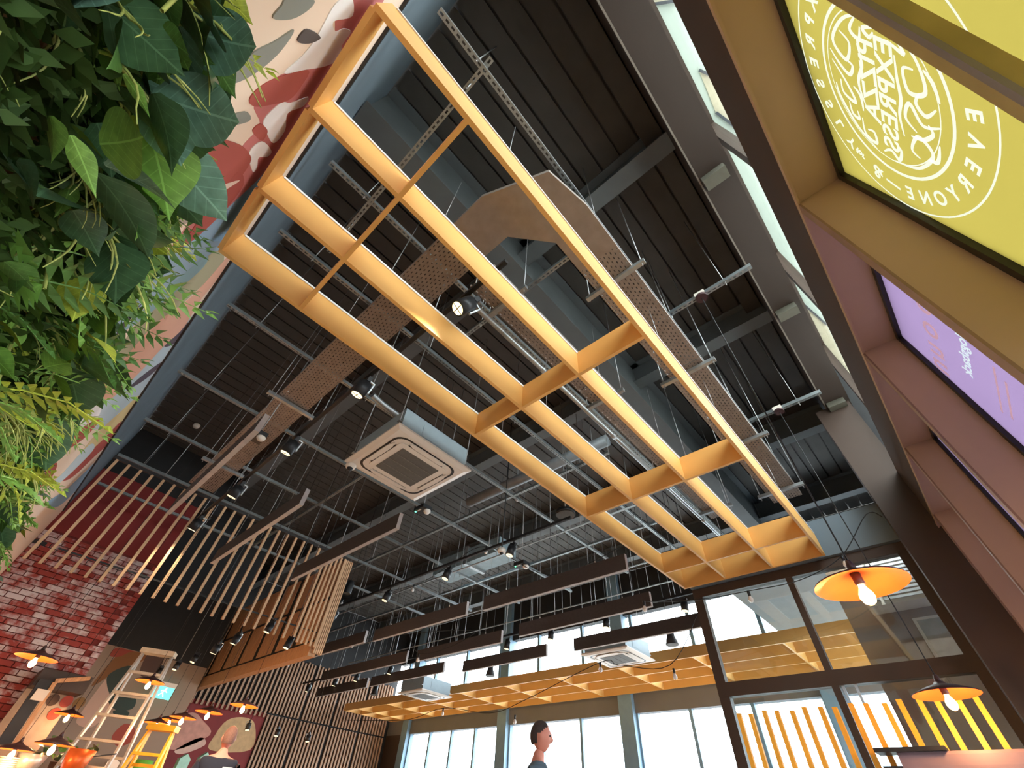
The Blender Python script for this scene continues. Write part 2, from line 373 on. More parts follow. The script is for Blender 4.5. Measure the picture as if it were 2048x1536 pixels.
# brick wall behind the kitchen pass
YB = 10.15; XB = 1.18
wb = empty('wall_brick', (0, YB, 0), kind='structure')
M['red'] = mat('dark_red_paint', hexc(132, 44, 42), 0.7, 0, 0.08, 2.0)
M['mortar'] = mat('red_washed_mortar', hexc(120, 52, 48), 0.9, 0, 0.15, 20)
MB().box(XW, XB, YB, YB + 0.2, 1.0, 4.0).build('mortar_bed', M['mortar'], wb)
MB().box(XW, XB, YB - 0.01, YB + 0.2, 4.0, 5.2).build('painted_panel', M['red'], wb)
MB().box(XW, XB + 0.4, YB - 0.005, YB + 0.2, 5.2, DECK).build('upper_panel', M['darkwall'], wb)
MB().box(XW, XB, YB - 0.03, YB, 3.70, 3.80).build('steel_strap', M['blacktrim'], wb)
def brick_mat():
    m = bpy.data.materials.new('whitewashed_red_brick'); m.use_nodes = True; nt = m.node_tree; b = nt.nodes['Principled BSDF']
    b.inputs['Roughness'].default_value = 0.85
    tc = nt.nodes.new('ShaderNodeTexCoord'); g = nt.nodes.new('ShaderNodeNewGeometry')
    n = nt.nodes.new('ShaderNodeTexNoise'); n.inputs['Scale'].default_value = 4.5; n.inputs['Detail'].default_value = 6; n.inputs['Roughness'].default_value = 0.65
    nt.links.new(g.outputs['Position'], n.inputs['Vector'])
    oi = nt.nodes.new('ShaderNodeObjectInfo')
    ad = nt.nodes.new('ShaderNodeMath'); ad.operation = 'MULTIPLY_ADD'; ad.inputs[1].default_value = 0.16
    nt.links.new(oi.outputs['Random'], ad.inputs[0]); nt.links.new(n.outputs['Fac'], ad.inputs[2])
    r = nt.nodes.new('ShaderNodeValToRGB'); e = r.color_ramp.elements
    e[0].position = 0.52; e[0].color = (*hexc(150, 62, 56), 1); e[1].position = 0.70; e[1].color = (*hexc(206, 196, 200), 1)
    nt.links.new(ad.outputs[0], r.inputs['Fac']); nt.links.new(r.outputs['Color'], b.inputs['Base Color'])
    return m
M['brick'] = brick_mat()
bme = box_mesh('brick', 0.212, 0.05, 0.064, M['brick']); bmh = box_mesh('half_brick', 0.10, 0.05, 0.064, M['brick'])
rowz = 1.04; rr = 0
while rowz < 3.98 and rr < 39:
    x = XW + 0.113 if rr % 2 == 0 else XW + 0.226
    if rr % 2: share(bmh, 'brick', wb, (XW + 0.056, -0.006, rowz))
    while x < XB - 0.10:
        share(bme, 'brick', wb, (x, -0.004 - random.random() * 0.012, rowz), (0, 0, (random.random() - 0.5) * 0.02)); x += 0.225
    if XB - x > -0.06: share(bmh, 'brick', wb, (XB - 0.055, -0.006, rowz))
    rowz += 0.076; rr += 1

# back wall of the kitchen with a second painted mural, black above
YK = 12.0
wk = empty('wall_kitchen', (0, YK, 0), kind='structure')
M['greige'] = mat('mural_greige', hexc(150, 128, 112), 0.75, 0, 0.05, 1.0)
MB().box(0.6, 3.3, YK, YK + 0.15, 0, 3.05).build('mural_panel', M['greige'], wk)
MB().box(0.6, 3.3, YK, YK + 0.15, 3.05, DECK).build('upper_panel', M['darkwall'], wk)
MB().box(1.1, 1.18, YB + 0.2, YK, 0, DECK).build('side_panel', M['darkwall'], wk)
MB().box(3.2, 3.3, YK + 0.15, 15.62, 0, DECK).build('side_panel', M['darkwall'], wk)
b_ = 380 / 2041.0
def c3(l): return [(x * b_, 1250 + y * b_) for x, y in l]
KP = [('brown', (128, 84, 48), [(1250, 330), (1000, 620), (1030, 640), (1280, 480), (1540, 380), (1560, 260), (1400, 230)]),
      ('blush', (196, 160, 142), [(1130, 590), (900, 900), (820, 1050), (980, 1100), (1150, 950), (1180, 800), (1150, 660)]),
      ('forest', (52, 62, 56), [(1400, 440), (1250, 480), (1150, 560), (1160, 690), (1210, 760), (1290, 690), (1400, 540)]),
      ('forest', (52, 62, 56), [(1190, 770), (1170, 840), (1260, 920), (1420, 900), (1460, 790), (1350, 740)]),
      ('forest', (52, 62, 56), [(1210, 930), (1260, 990), (1340, 1000), (1390, 940), (1300, 910)]),
      ('umber2', (84, 62, 56), [(1600, 300), (1500, 500), (1560, 560), (1700, 480), (1760, 330)]),
      ('rust', (150, 66, 54), [(1340, 1060), (1200, 1200), (1260, 1300), (1400, 1260), (1450, 1120)]),
      ('rust', (150, 66, 54), [(1240, 250), (1180, 330), (1280, 340), (1400, 290), (1500, 280), (1420, 220)])]
for k, (nm, rgb, pts) in enumerate(KP):
    P3 = [PY(x, y, YK) for x, y in crom(c3(pts), 4)]
    P3 = [Vector((min(max(p.x, 0.62), 3.28), YK, min(max(p.z, 0.05), 3.04))) for p in P3]
    MB().prism(P3, (0, -0.002 - 0.0003 * k, 0)).build('painted_shape', mat('kitchen_mural_' + nm, hexc(*rgb), 0.75, 0, 0.05, 1.0), wk)

# slatted timber wall at the far left corner
YS = 15.6
wt = empty('wall_slatted', (0, YS, 0), kind='structure')
MB().box(3.2, 10.7, YS + 0.02, YS + 0.2, 0, DECK).build('dark_backing', M['darkwall'], wt)
MB().box(3.6, 6.4, YS, YS + 0.02, 0, 3.0).build('red_panel', M['red'], wt)
for pts, rgb, nm in (([(345, 1440), (330, 1480), (350, 1500), (420, 1470), (405, 1440), (385, 1425)], (214, 150, 130), 'coral'), ([(400, 1475), (350, 1500), (365, 1508), (410, 1490)], (226, 180, 160), 'blush2'), ([(455, 1440), (430, 1470), (420, 1500), (500, 1500), (510, 1450), (490, 1435)], (206, 166, 120), 'sand')):
    P3 = [PY(x, y, YS) for x, y in crom(pts, 4)]
    MB().prism([Vector((p.x, YS, p.z)) for p in P3], (0, -0.003, 0)).build('painted_shape', mat('back_mural_' + nm, hexc(*rgb), 0.75), wt)
sm = box_mesh('slat', 0.055, 0.05, 1.0, M['slatwood'])
x = 6.45; k = 0
while x < 10.55:
    top = 4.42 - 0.02 * (k % 3)
    for (z0, z1) in ((0.0, 2.98), (3.02, top)):
        share(sm, 'slat', wt, (x, -0.03, (z0 + z1) / 2), (0, 0, 0), (1, 1, z1 - z0))
    x += 0.112 if k % 9 != 8 else 0.16; k += 1
x = 4.3
while x < 6.4:
    share(sm, 'slat', wt, (x, -0.03, (2.9 + 4.42) / 2), (0, 0, 0), (1, 1, 1.52)); x += 0.135
MB().box(4.2, 10.5, YS - 0.0, YS + 0.02, 3.6, 3.66).build('fixing_rail', M['black'], wt)

# far window wall
XF = 10.7
M['bluegrey'] = mat('blue_grey_frame', hexc(120, 150, 172), 0.5, 0, 0.05)
M['greyband'] = mat('grey_spandrel', hexc(112, 112, 114), 0.7, 0, 0.06, 2.0)
wf = empty('wall_far', (XF, 0, 0), kind='structure')
MB().box(XF, XF + 0.2, -1.0, 15.7, 3.06, 3.66).build('spandrel', M['greyband'], wf)
MB().box(XF, XF + 0.2, -1.0, 15.7, 5.12, DECK).build('header', M['darkwall'], wf)
MB().box(XF, XF + 0.2, 14.65, 15.7, 0, 3.06).build('corner_panel', M['brown'], wf)
MB().box(XF, XF + 0.2, -1.0, 15.7, 0, 0.15).build('sill', M['greyband'], wf)
for k, (yc, wd) in enumerate(((14.5, 0.3), (10.1, 0.34), (6.15, 0.36), (1.9, 0.34), (-0.6, 0.3))):
    MB().box(XF - 0.12, XF + 0.2, yc - wd / 2, yc + wd / 2, 0, DECK).build('column', M['bluegrey'], wf)
bays = [(14.35, 10.27), (9.93, 6.33), (5.97, 2.07), (1.73, -0.45)]
for n_, (ya, yb) in enumerate(bays):
    W = empty('window_%d' % (n_ + 1), (XF, (ya + yb) / 2, 0.15), kind='structure')
    nb = max(2, int(round((ya - yb) / 1.15)))
    st = (ya - yb) / nb
    for q in range(nb + 1):
        yc = ya - st * q
        wd = 0.05 if 0 < q < nb else 0.07
        MB().box(XF + 0.02, XF + 0.12, yc - wd / 2 - 0.01, yc + wd / 2 + 0.01, 0.15, 3.06).build('mullion', M['bluegrey'], W)
    for q in range(nb):
        MB().box(XF + 0.08, XF + 0.088, yb + st * q + 0.04, yb + st * (q + 1) - 0.04, 0.15, 3.06).build('pane', M['glass'], W)
W = empty('window_5', (XF, 7.0, 3.66), kind='structure')
yq = -0.4
while yq < 15.6:
    MB().box(XF + 0.02, XF + 0.12, yq - 0.04, yq + 0.04, 3.66, 5.12).build('mullion', M['bluegrey'], W)
    if yq + 1.55 < 15.7: MB().box(XF + 0.08, XF + 0.088, yq + 0.04, yq + 1.51, 3.66, 5.12).build('pane', M['glass'], W)
    yq += 1.55
# pale building across the street
ob = empty('building', (24, 6, -0.3), 'pale stone building across the street seen through the far windows', 'building')
M['stone'] = mat('pale_stone_facade', hexc(226, 222, 214), 0.85, 0, 0.08, 0.8)
MB().box(22, 27, -8, 24, -0.3, 3.4).build('facade', M['stone'], ob)
MB().box(21.9, 22.0, -8, 24, 3.1, 3.4).build('cornice', mat('grey_cornice', hexc(190, 196, 200), 0.7), ob)
for q in range(9):
    MB().box(21.95, 22.0, -6 + q * 3.2, -4.6 + q * 3.2, 0.6, 2.3).build('window', mat('pale_window_pane', hexc(190, 206, 214), 0.3), ob)

# right-hand window wall -------------------------------------------------
YG = -0.75; YFR = -0.545; ZT = 3.39
wr = empty('wall_right', (0, YG, 0), kind='structure')
MB().box(XW, 8.2, YG - 0.1, YFR, ZT + 0.001, 4.06).build('upper_fascia', M['brown'], wr)
MB().box(XW, 8.2, YG - 0.1, YFR, 0, 0.25).build('sill_panel', M['brown'], wr)
MB().box(XW, 8.2, YFR, YFR + 0.012, ZT - 0.02, ZT + 0.02).build('fascia_trim', M['taupe'], wr)
MB().box(6.1, 10.7, YG - 0.1, YFR - 0.05, 4.06, DECK).build('end_fascia', M['darkwall'], wr)
MB().box(XW - 0.15, XW, YG - 0.1, YG, 0, DECK).build('return_panel', M['brown'], wr)
# clerestory strip above
W = empty('window_6', (2.7, YG, 4.06), kind='structure')
MB().box(XW, 6.1, YG - 0.01, YG, 4.06, DECK).build('pane', M['glass_mint'], W)
for xm in (0.05, 1.92, 3.8, 5.7):
    MB().box(xm - 0.05, xm + 0.05, YG - 0.05, YG + 0.04, 4.06, DECK).build('mullion', M['brown'], W)
    MB().box(xm - 0.06, xm + 0.06, YFR - 0.02, -0.36, 5.12, 5.22).build('bracket', mat('olive_steel_bracket', hexc(96, 94, 84), 0.5, 0.2), W)
# soffit added outside to screen bright sky from the strip, with cream raking panels
oc = empty('sky_screen_awning', (3.0, -1.5, 7.6), 'mint awning with cream raking panels added outside to screen the sky in the high strip window', 'awning')
MB().box(-1.5, 8.5, -2.3, -0.80, 7.62, 7.70).build('soffit', mat('mint_soffit', (0.66, 0.78, 0.70), 0.6, 0, 0.06, 1.5), oc)
M['cream'] = mat('cream_panel', (0.74, 0.68, 0.50), 0.7); M['slate_edge'] = mat('slate_edge', hexc(72, 80, 90), 0.6)
for quad in ([(1398, 140), (1462, 168), (1500, 275), (1432, 225)], [(1598, 600), (1652, 648), (1722, 790), (1640, 690)], [(1716, 835), (1764, 872), (1836, 1020), (1800, 965)], [(1300, -60), (1350, -40), (1362, 0), (1296, 10)]):
    q_ = [PZ(x_, y_, 7.60) for x_, y_ in quad]
    MB().prism(q_, (0, 0, 0.015)).build('raking_panel', M['cream'], oc)
    for e0, e1 in ((0, 1), (3, 2)): MB().bar(q_[e0] + Vector((0, 0, -0.01)), q_[e1] + Vector((0, 0, -0.01)), 0.03, 0.03).build('dark_edge', M['slate_edge'], oc)
for xa in (0.4, 4.0, 7.6): MB().box(xa - 0.05, xa + 0.05, -2.25, -2.15, -0.3, 7.62).build('post', M['slate_edge'], oc)

FINS = [-0.30, 1.545, 2.86, 4.16, 5.46, 6.76, 8.1]
YELLOW = film('yellow_printed_film', (0.112, 0.084, 0.0155)); PURPLE = film('lilac_printed_film', (0.080, 0.051, 0.086))
DEEP = film('mauve_printed_film', (0.055, 0.037, 0.060))
WHITEF = mat('emissive_pale_print', (0.3, 0.32, 0.28), 0.7, emit=(0.72, 0.80, 0.66), estr=0.52); PINKF = mat('emissive_pink_print', (0.3, 0.2, 0.26), 0.7, emit=(0.62, 0.38, 0.52), estr=0.3); LPRINT = mat('emissive_icy_print', (0.3, 0.34, 0.38), 0.7, emit=(0.60, 0.75, 0.85), estr=0.42)  # prints glow by emission, standing in for daylight through the film
wins = []
for k in range(len(FINS) - 1):
    x0 = FINS[k] + 0.03; x1 = FINS[k + 1] - 0.03
    W = empty('window_%d' % (7 + k), ((x0 + x1) / 2, YG, 0.25), kind='structure'); wins.append(W)
    film_m = (YELLOW, PURPLE, DEEP, DEEP, DEEP, DEEP)[k]
    MB().box(x0, x1, YG - 0.012, YG - 0.004, 0.25, ZT - 0.03).build('pane', M['glass'], W)
    MB().add([(x0 + 0.03, YG - 0.002, 1.75), (x1 - 0.03, YG - 0.002, 1.75), (x1 - 0.03, YG - 0.002, ZT - 0.03), (x0 + 0.03, YG - 0.002, ZT - 0.03)], [(3, 2, 1, 0)]).build('printed_film', film_m, W)
    MB().box(x0, x1, YG, YFR, ZT - 0.01, ZT).build('head_reveal', M['taupe'], W)
    g = 0.035
    MB().box(x0, x1, YG - 0.02, YG + 0.02, ZT - 0.045, ZT - 0.01).build('gasket', M['gasket'], W)
    MB().box(x1 - g, x1, YG - 0.02, YG + 0.02, 0.25, ZT - 0.045).build('gasket', M['gasket'], W)
    MB().box(x0, x0 + g, YG - 0.02, YG + 0.02, 0.25, ZT - 0.045).build('gasket', M['gasket'], W)
    MB().box(x1, x1 + 0.06, YG - 0.02, YFR, 0.25, ZT).build('fin', M['taupe'], W)
    MB().box(x1, x1 + 0.06, YFR, YFR + 0.01, 0.25, ZT).build('fin_edge', mat('brown_fin_edge', hexc(130, 104, 84), 0.5), W)
MB().box(FINS[0] - 0.03, FINS[0] + 0.03, YG - 0.02, YFR, 0.25, ZT).build('fin', M['taupe'], wins[0])
MB().box(XW, FINS[0] - 0.03, YG - 0.05, YG, 0.25, ZT).build('side_panel', M['brown'], wr)
# raking bar across the yellow window
MB().bar((0.25, YG + 0.08, 3.36), (1.15, YG + 0.08, 1.20), 0.055, 0.05, (0, 1, 0)).build('raking_bar', mat('bronze_bar', hexc(150, 134, 84), 0.5), wins[0])
MB().bar((0.25 - 0.030, YG + 0.105, 3.36 - 0.012), (1.15 - 0.030, YG + 0.105, 1.19), 0.022, 0.012, (0, 1, 0)).build('bar_edge', mat('grey_bar_edge', hexc(112, 106, 104), 0.5), wins[0])

# printing on the films (it reads correctly from the street, mirrored from inside)
def lettering(txt, x, z, size, ang, m, parent, y=YG + 0.001, align='CENTER', shear=0.0, name='lettering'):
    cu = bpy.data.curves.new(name, 'FONT'); cu.body = txt; cu.size = size; cu.align_x = align; cu.align_y = 'CENTER'; cu.shear = shear
    cu.extrude = 0.0004; cu.offset = 0.002
    t = bpy.data.objects.new('tmp', cu); col.objects.link(t)
    bpy.context.view_layer.update()
    me = bpy.data.meshes.new_from_object(t.evaluated_get(bpy.context.evaluated_depsgraph_get()))
    bpy.data.objects.remove(t); me.name = name
    me.materials.clear(); me.materials.append(m)
    o = bpy.data.objects.new(name, me); col.objects.link(o); o.parent = parent
    rl = root_loc(parent)
    ca, sa = math.cos(ang), math.sin(ang)
    mt = Matrix(((ca, -sa, 0, x - rl.x), (0, 0, -1, y - rl.y), (sa, ca, 0, z - rl.z), (0, 0, 0, 1)))
    o.matrix_local = mt
    return o
LC = Vector((0.965, 2.835)); TIL = math.radians(14)
def ringmesh(cx, cz, r0, r1, a0=0, a1=2 * PI, n=72, y=YG + 0.0005, th=0.002):
    b = MB(); P = []; F = []
    for i in range(n + 1):
        t = a0 + (a1 - a0) * i / n
        for r_ in (r0, r1): P.append((cx + r_ * math.cos(t), y, cz + r_ * math.sin(t)))
    for i in range(n): F.append((2 * i, 2 * i + 1, 2 * i + 3, 2 * i + 2))
    b.add(P, F); return b
w1 = wins[0]
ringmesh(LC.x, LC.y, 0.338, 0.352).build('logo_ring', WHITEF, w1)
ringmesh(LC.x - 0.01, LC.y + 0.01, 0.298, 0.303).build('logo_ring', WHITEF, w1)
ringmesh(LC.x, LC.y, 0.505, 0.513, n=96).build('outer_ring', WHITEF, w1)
# art-nouveau swirls
def stroke(pts, w0, w1_, parent, y=YG + 0.0008):
    q = crom(pts, 7, False); b = MB(); P = []; n = len(q)
    for i, p in enumerate(q):
        d = Vector(q[min(i + 1, n - 1)]) - Vector(q[max(i - 1, 0)]); d.normalize(); t = i / (n - 1)
        wd = w0 + (w1_ - w0) * math.sin(PI * t) ; nx, nz = -d.y, d.x
        P += [(p[0] + nx * wd, y, p[1] + nz * wd), (p[0] - nx * wd, y, p[1] - nz * wd)]
    b.add(P, [(2 * i, 2 * i + 1, 2 * i + 3, 2 * i + 2) for i in range(n - 1)])
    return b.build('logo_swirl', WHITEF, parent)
def LG(u, v):                             # logo space, upright, radius 1 = 0.30 m
    return (LC.x + 0.30 * (u * math.cos(TIL) - v * math.sin(TIL)), LC.y + 0.30 * (u * math.sin(TIL) + v * math.cos(TIL)))
SW = [[(-.95, .1), (-.8, .55), (-.45, .85), (-.25, .62), (-.5, .5), (-.62, .68)], [(-.15, .95), (.1, .7), (.35, .55), (.3, .8), (.1, .82)],
      [(.95, .2), (.75, .6), (.4, .9), (.2, .95)], [(.55, .45), (.8, .42), (.85, .2), (.68, .22), (.7, .36)], [(-.55, .35), (-.3, .3), (0, .42), (.3, .33)],
      [(-.95, -.2), (-.7, -.6), (-.35, -.75), (-.25, -.5), (-.5, -.42), (-.55, -.58)], [(0, -.97), (.1, -.7), (-.1, -.5), (.12, -.42), (.25, -.6)],
      [(.95, -.15), (.8, -.6), (.45, -.85), (.3, -.62), (.55, -.5), (.62, -.64)], [(.25, -.95), (.5, -.92), (.55, -.78)], [(-.3, -.95), (-.5, -.85), (-.6, -.72)],
      [(-.62, -.3), (-.35, -.32), (-.1, -.36), (.15, -.32), (.42, -.38)], [(.1, .55), (.2, .42), (.42, .4)], [(-.85, -.05), (-.78, .2), (-.7, .1), (-.78, 0.02)],
      [(-.9, .3), (-.7, .45), (-.62, .3), (-.78, .25)], [(-.3, .95), (-.15, .8), (-.05, .6), (-.2, .5), (-.25, .62)], [(.4, .7), (.58, .66), (.6, .52), (.48, .54)], [(.9, .05), (.8, -.1), (.88, -.25), (.7, -.3), (.62, -.18)], [(-.2, -.9), (-.05, -.75), (-.15, -.6), (-.3, -.66)], [(.35, -.5), (.3, -.7), (.15, -.85), (.05, -.78)], [(-.8, -.35), (-.68, -.45), (-.75, -.2)]]
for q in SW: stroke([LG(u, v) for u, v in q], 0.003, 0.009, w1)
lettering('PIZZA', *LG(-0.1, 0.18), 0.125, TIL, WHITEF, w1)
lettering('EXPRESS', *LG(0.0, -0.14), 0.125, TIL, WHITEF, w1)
def arc_text(txt, r_, amid, step, size, top):
    n = len(txt)
    for i, ch in enumerate(txt):
        if top:
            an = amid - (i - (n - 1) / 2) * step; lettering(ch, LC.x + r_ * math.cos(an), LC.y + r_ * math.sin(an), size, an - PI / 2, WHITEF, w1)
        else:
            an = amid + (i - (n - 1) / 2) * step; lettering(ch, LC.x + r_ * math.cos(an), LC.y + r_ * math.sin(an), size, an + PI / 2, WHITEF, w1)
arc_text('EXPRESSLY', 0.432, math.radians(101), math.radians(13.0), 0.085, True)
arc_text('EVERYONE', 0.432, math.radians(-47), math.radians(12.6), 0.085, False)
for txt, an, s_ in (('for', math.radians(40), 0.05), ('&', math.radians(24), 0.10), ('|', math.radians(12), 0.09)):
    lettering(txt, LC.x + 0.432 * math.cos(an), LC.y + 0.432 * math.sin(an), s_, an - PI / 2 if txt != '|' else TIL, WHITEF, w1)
w2 = wins[1]
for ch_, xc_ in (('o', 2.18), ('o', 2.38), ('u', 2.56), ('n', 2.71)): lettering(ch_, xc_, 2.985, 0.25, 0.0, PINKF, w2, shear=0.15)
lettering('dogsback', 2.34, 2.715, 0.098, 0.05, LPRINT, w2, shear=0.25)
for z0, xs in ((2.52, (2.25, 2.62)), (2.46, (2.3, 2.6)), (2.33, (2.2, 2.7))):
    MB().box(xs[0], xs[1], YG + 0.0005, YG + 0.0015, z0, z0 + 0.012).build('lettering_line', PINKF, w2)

# dark brown column and bulkhead at the end of the window wall
wc = empty('trim_1', (5.9, -0.3, 0), kind='structure')
MB().box(5.75, 6.2, -0.60, -0.20, 0, 5.2).build('column', M['brown'], wc)
MB().box(6.15, 6.25, -0.20, 2.30, 3.52, 3.98).build('bulkhead', M['slate'], wc)

# glazed partition
XP = 6.2
gp = empty('glass_partition', (XP, 1.05, 0), 'dark brown framed glass partition below the end of the honey slat ceiling', 'glass partition')
for yc, wd in ((2.24, 0.12), (1.05, 0.07), (-0.16, 0.10)):
    MB().box(XP, XP + 0.1, yc - wd / 2, yc + wd / 2, 0, 3.50).build('post', M['brown'], gp)
MB().box(XP - 0.005, XP + 0.105, -0.2, 2.30, 3.40, 3.51).build('head_rail', M['brown'], gp)
MB().box(XP - 0.005, XP + 0.105, -0.2, 2.30, 2.27, 2.41).build('transom', M['brown'], gp)
MB().box(XP - 0.005, XP + 0.105, -0.2, 2.30, 0, 0.12).build('sill_rail', M['brown'], gp)
for (y0, y1) in ((-0.11, 1.015), (1.085, 2.18)):
    for (z0, z1) in ((0.12, 2.27), (2.41, 3.40)):
        MB().box(XP + 0.045, XP + 0.055, y0, y1, z0, z1).build('pane', M['glass_part'], gp)
for yb_ in (0.985, 0.87): MB().box(XP + 0.02, XP + 0.04, yb_ - 0.012, yb_ + 0.012, 0.12, 2.27).build('glass_edge', mat('pale_blue_glass_edge', hexc(190, 208, 226), 0.3), gp)
# lobby behind the partition
lc = empty('lobby_ceiling', (8.3, 1.0, 4.2), 'smooth grey dropped ceiling of the lobby behind the glass partition', 'ceiling panel')
MB().box(6.35, 10.6, -0.5, 2.25, 3.98, 4.06).build('board', mat('grey_plasterboard', hexc(150, 158, 164), 0.8, 0, 0.03), lc)
MB().box(7.6, 7.75, -0.3, -0.22, 3.985, 3.99).build('sprinkler_plate', M['pale'], lc)
for xs, ys in ((6.9, 0.75), (7.4, 1.5), (6.45, 0.1)):
    MB().cyl((xs, ys, 3.965), (xs, ys, 3.98), 0.045).build('downlight', M['lens'], lc)
lw = empty('wall_lobby', (7.0, 0, 0), kind='structure')
MB().box(6.9, 7.0, -0.5, 0.72, 0, 3.98).build('wall_panel', M['greige'], lw)
dl = bpy.data.lights.new('lobby_fill_spot', 'SPOT'); dl.energy = 60; dl.spot_size = 2.6; dl.spot_blend = 0.6; dl.color = (1.0, 0.95, 0.88); dl.shadow_soft_size = 0.05  # fill spots added at the downlights to brighten the louvred unit
for xs, ys in ((6.9, 0.75), (7.4, 1.5), (6.45, 0.1)):
    lo = bpy.data.objects.new('lobby_fill_spot', dl); col.objects.link(lo); lo.location = (xs, ys, 3.95)
vg = empty('louvre_unit', (6.75, 0.05, 3.6), 'white louvred air curtain behind the upper right partition pane', 'air curtain')
MB().box(6.6, 6.9, -0.42, 0.42, 3.05, 3.62).build('casing', M['pale'], vg)
for q in range(12): MB().box(6.585, 6.6, -0.36, 0.25, 3.09 + q * 0.043, 3.115 + q * 0.043).build('louvre', mat('pale_grey_louvre', hexc(186, 190, 194), 0.5), vg)
MB().box(6.585, 6.6, 0.29, 0.39, 3.10, 3.58).build('filter_panel', mat('pale_grey_louvre', hexc(186, 190, 194), 0.5), vg)
pp = empty('poster', (6.88, -0.16, 2.42), 'pastel framed poster behind the partition below the louvred unit', 'poster')
MB().box(6.87, 6.90, -0.45, 0.12, 2.42, 2.95).build('frame', M['pale'], pp)
MB().box(6.86, 6.87, -0.42, 0.09, 2.45, 2.92).build('print', mat('pastel_print', hexc(176, 170, 160), 0.6, 0, 0.3, 3.0), pp)
# =================================================================== end of structure
# =================================================================== OBJECTS
# ---- honey coloured slat ceiling (large, near)
XS = [-0.536, 0.057, 1.855, 3.665, 5.461, 6.061]; YSL = [2.339, 1.7525, 1.149, 0.555]
T = 0.028; Z0, Z1 = 3.50, 3.77
sg = empty('slat_ceiling', (2.76, 1.45, Z0), 'large honey-coloured slatted ceiling grid hanging overhead, its near end by the mural', 'slat ceiling')
for yv in YSL:
    ls = MB().box(XS[0], XS[-1] + T / 2, yv - T / 2, yv + T / 2, Z0, Z1).build('long_slat', M['honey'], sg)
    MB().box(XS[0] + T, XS[-1] - T, yv - T / 2 - 0.007, yv - T / 2 - 0.0002, Z1 - 0.014, Z1 + 0.004).build('edge_strip', M['white_trim'], ls)
for q, xv in enumerate(XS):
    for (ya, yb) in zip(YSL[1:], YSL[:-1]):
        MB().box(xv - T / 2, xv + T / 2, ya + T / 2, yb - T / 2, Z0 + 0.0005, Z1 - (0.03 if q == 1 else 0.0005)).build('cross_slat', M['honey'], sg)
for xv in (0.35, 2.2, 3.3, 5.0):
    for yv in YSL: MB().cyl((xv, yv, Z1), (xv, yv, 4.56), 0.0028, n=5).build('hanger_wire', M['wire'], sg)

# ---- second slat ceiling in front of the far windows
ZC0, ZC1 = 3.40, 3.58
XC = [8.66, 9.29, 9.92, 10.55]
sc2 = empty('slat_ceiling', (9.6, 7.6, ZC0), 'long honey-coloured slatted canopy running in front of the far windows', 'slat ceiling')
for xv in XC: MB().box(xv - 0.016, xv + 0.016, 0.2, 15.3, ZC0, ZC1).build('long_slat', M['honey'], sc2)
yv = 15.28
while yv > 0.2:
    for xa, xb in zip(XC[:-1], XC[1:]):
        MB().box(xa + 0.016, xb - 0.016, yv - 0.016, yv + 0.016, ZC0 + 0.0005, ZC1 - 0.0005).build('cross_slat', M['honey'], sc2)
    yv -= 1.58 if yv < 15 else 0.7
for yv in (14, 10.5, 7.8, 4.5, 1.5): MB().cyl((8.66, yv, ZC1), (8.66, yv, DECK), 0.004, n=5).build('hanger_wire', M['wire'], sc2)

# ---- strut channels (slotted) with drop rods
def strut(p0, p1, label, rods=(), top=DECK, wdt=0.041, name='strut_channel'):
    p0 = Vector(p0); p1 = Vector(p1); L = (p1 - p0).length; ang = math.atan2((p1 - p0).y, (p1 - p0).x)
    o = empty(name, p0, label, 'strut channel', 'slotted struts below the roof deck'); o.rotation_euler = (0, 0, ang)
    b = MB(); h = 0.041
    b.box(0, L, -wdt / 2, wdt / 2, 0, 0.003); b.box(0, L, -wdt / 2, -wdt / 2 + 0.003, 0.003, h); b.box(0, L, wdt / 2 - 0.003, wdt / 2, 0.003, h)
    c = b.build('channel', M['strut'], None); c.parent = o
    for t in rods:
        r = MB().cyl((t, 0, -0.05), (t, 0, top - p0.z), 0.005, n=6); r.cyl((t, 0, -0.012), (t, 0, 0.0), 0.012, n=6)
        rr_ = r.build('drop_rod', M['wire'], None); rr_.parent = o
    return o
ZST = 4.60
SY = [(0.50, 'running beside the cable tray nearest the side windows'), (1.70, 'running above the middle bays of the honey slat ceiling'), (2.74, 'running just left of the honey slat ceiling, first from it'),
      (4.00, 'second from the honey slat ceiling on the open side'), (5.40, 'third from the honey slat ceiling, above the first spotlights'), (6.90, 'fourth from the honey slat ceiling, near the timber rods'),
      (8.10, 'just behind the hanging timber rods'), (9.50, 'farthest back along the brick wall side')]
for q, (yv, txt) in enumerate(SY):
    if q in (6, 7): xr = (XW + 0.13, 7.2)
    else: xr = (XW + 0.13, 7.6 if q else 6.1)
    if yv == 1.70: yv = 1.90
    strut((xr[0], yv, ZST + (0.06 if q % 2 else 0)), (xr[1], yv, ZST + (0.06 if q % 2 else 0)), 'grey slotted strut channel ' + txt, [0.35 + 1.45 * j for j in range(int((xr[1] - xr[0]) / 1.45) + 1)])
S2 = [((2.64, 0.75), (2.64, -0.33), 4.66, 'crossing to the side wall, carrying the nearer lamp cord'), ((4.70, 0.8), (4.70, -0.33), 4.66, 'crossing to the side wall, carrying the farther lamp cord'),
      ((-0.06, 0.42), (-0.06, 2.6), 4.645, 'crossing above the near end of the honey slat ceiling'), ((1.47, 0.62), (1.47, 2.3), 4.645, 'crossing above the second bay of the honey slat ceiling'),
      ((4.15, 2.2), (4.15, 9.6), 4.66, 'carrying the middle row of spotlights'), ((6.2, 2.6), (6.2, 13.5), 4.66, 'crossing over the far row of spotlights'), ((2.3, 4.2), (2.3, 9.5), 4.66, 'crossing behind the near ceiling air unit')]
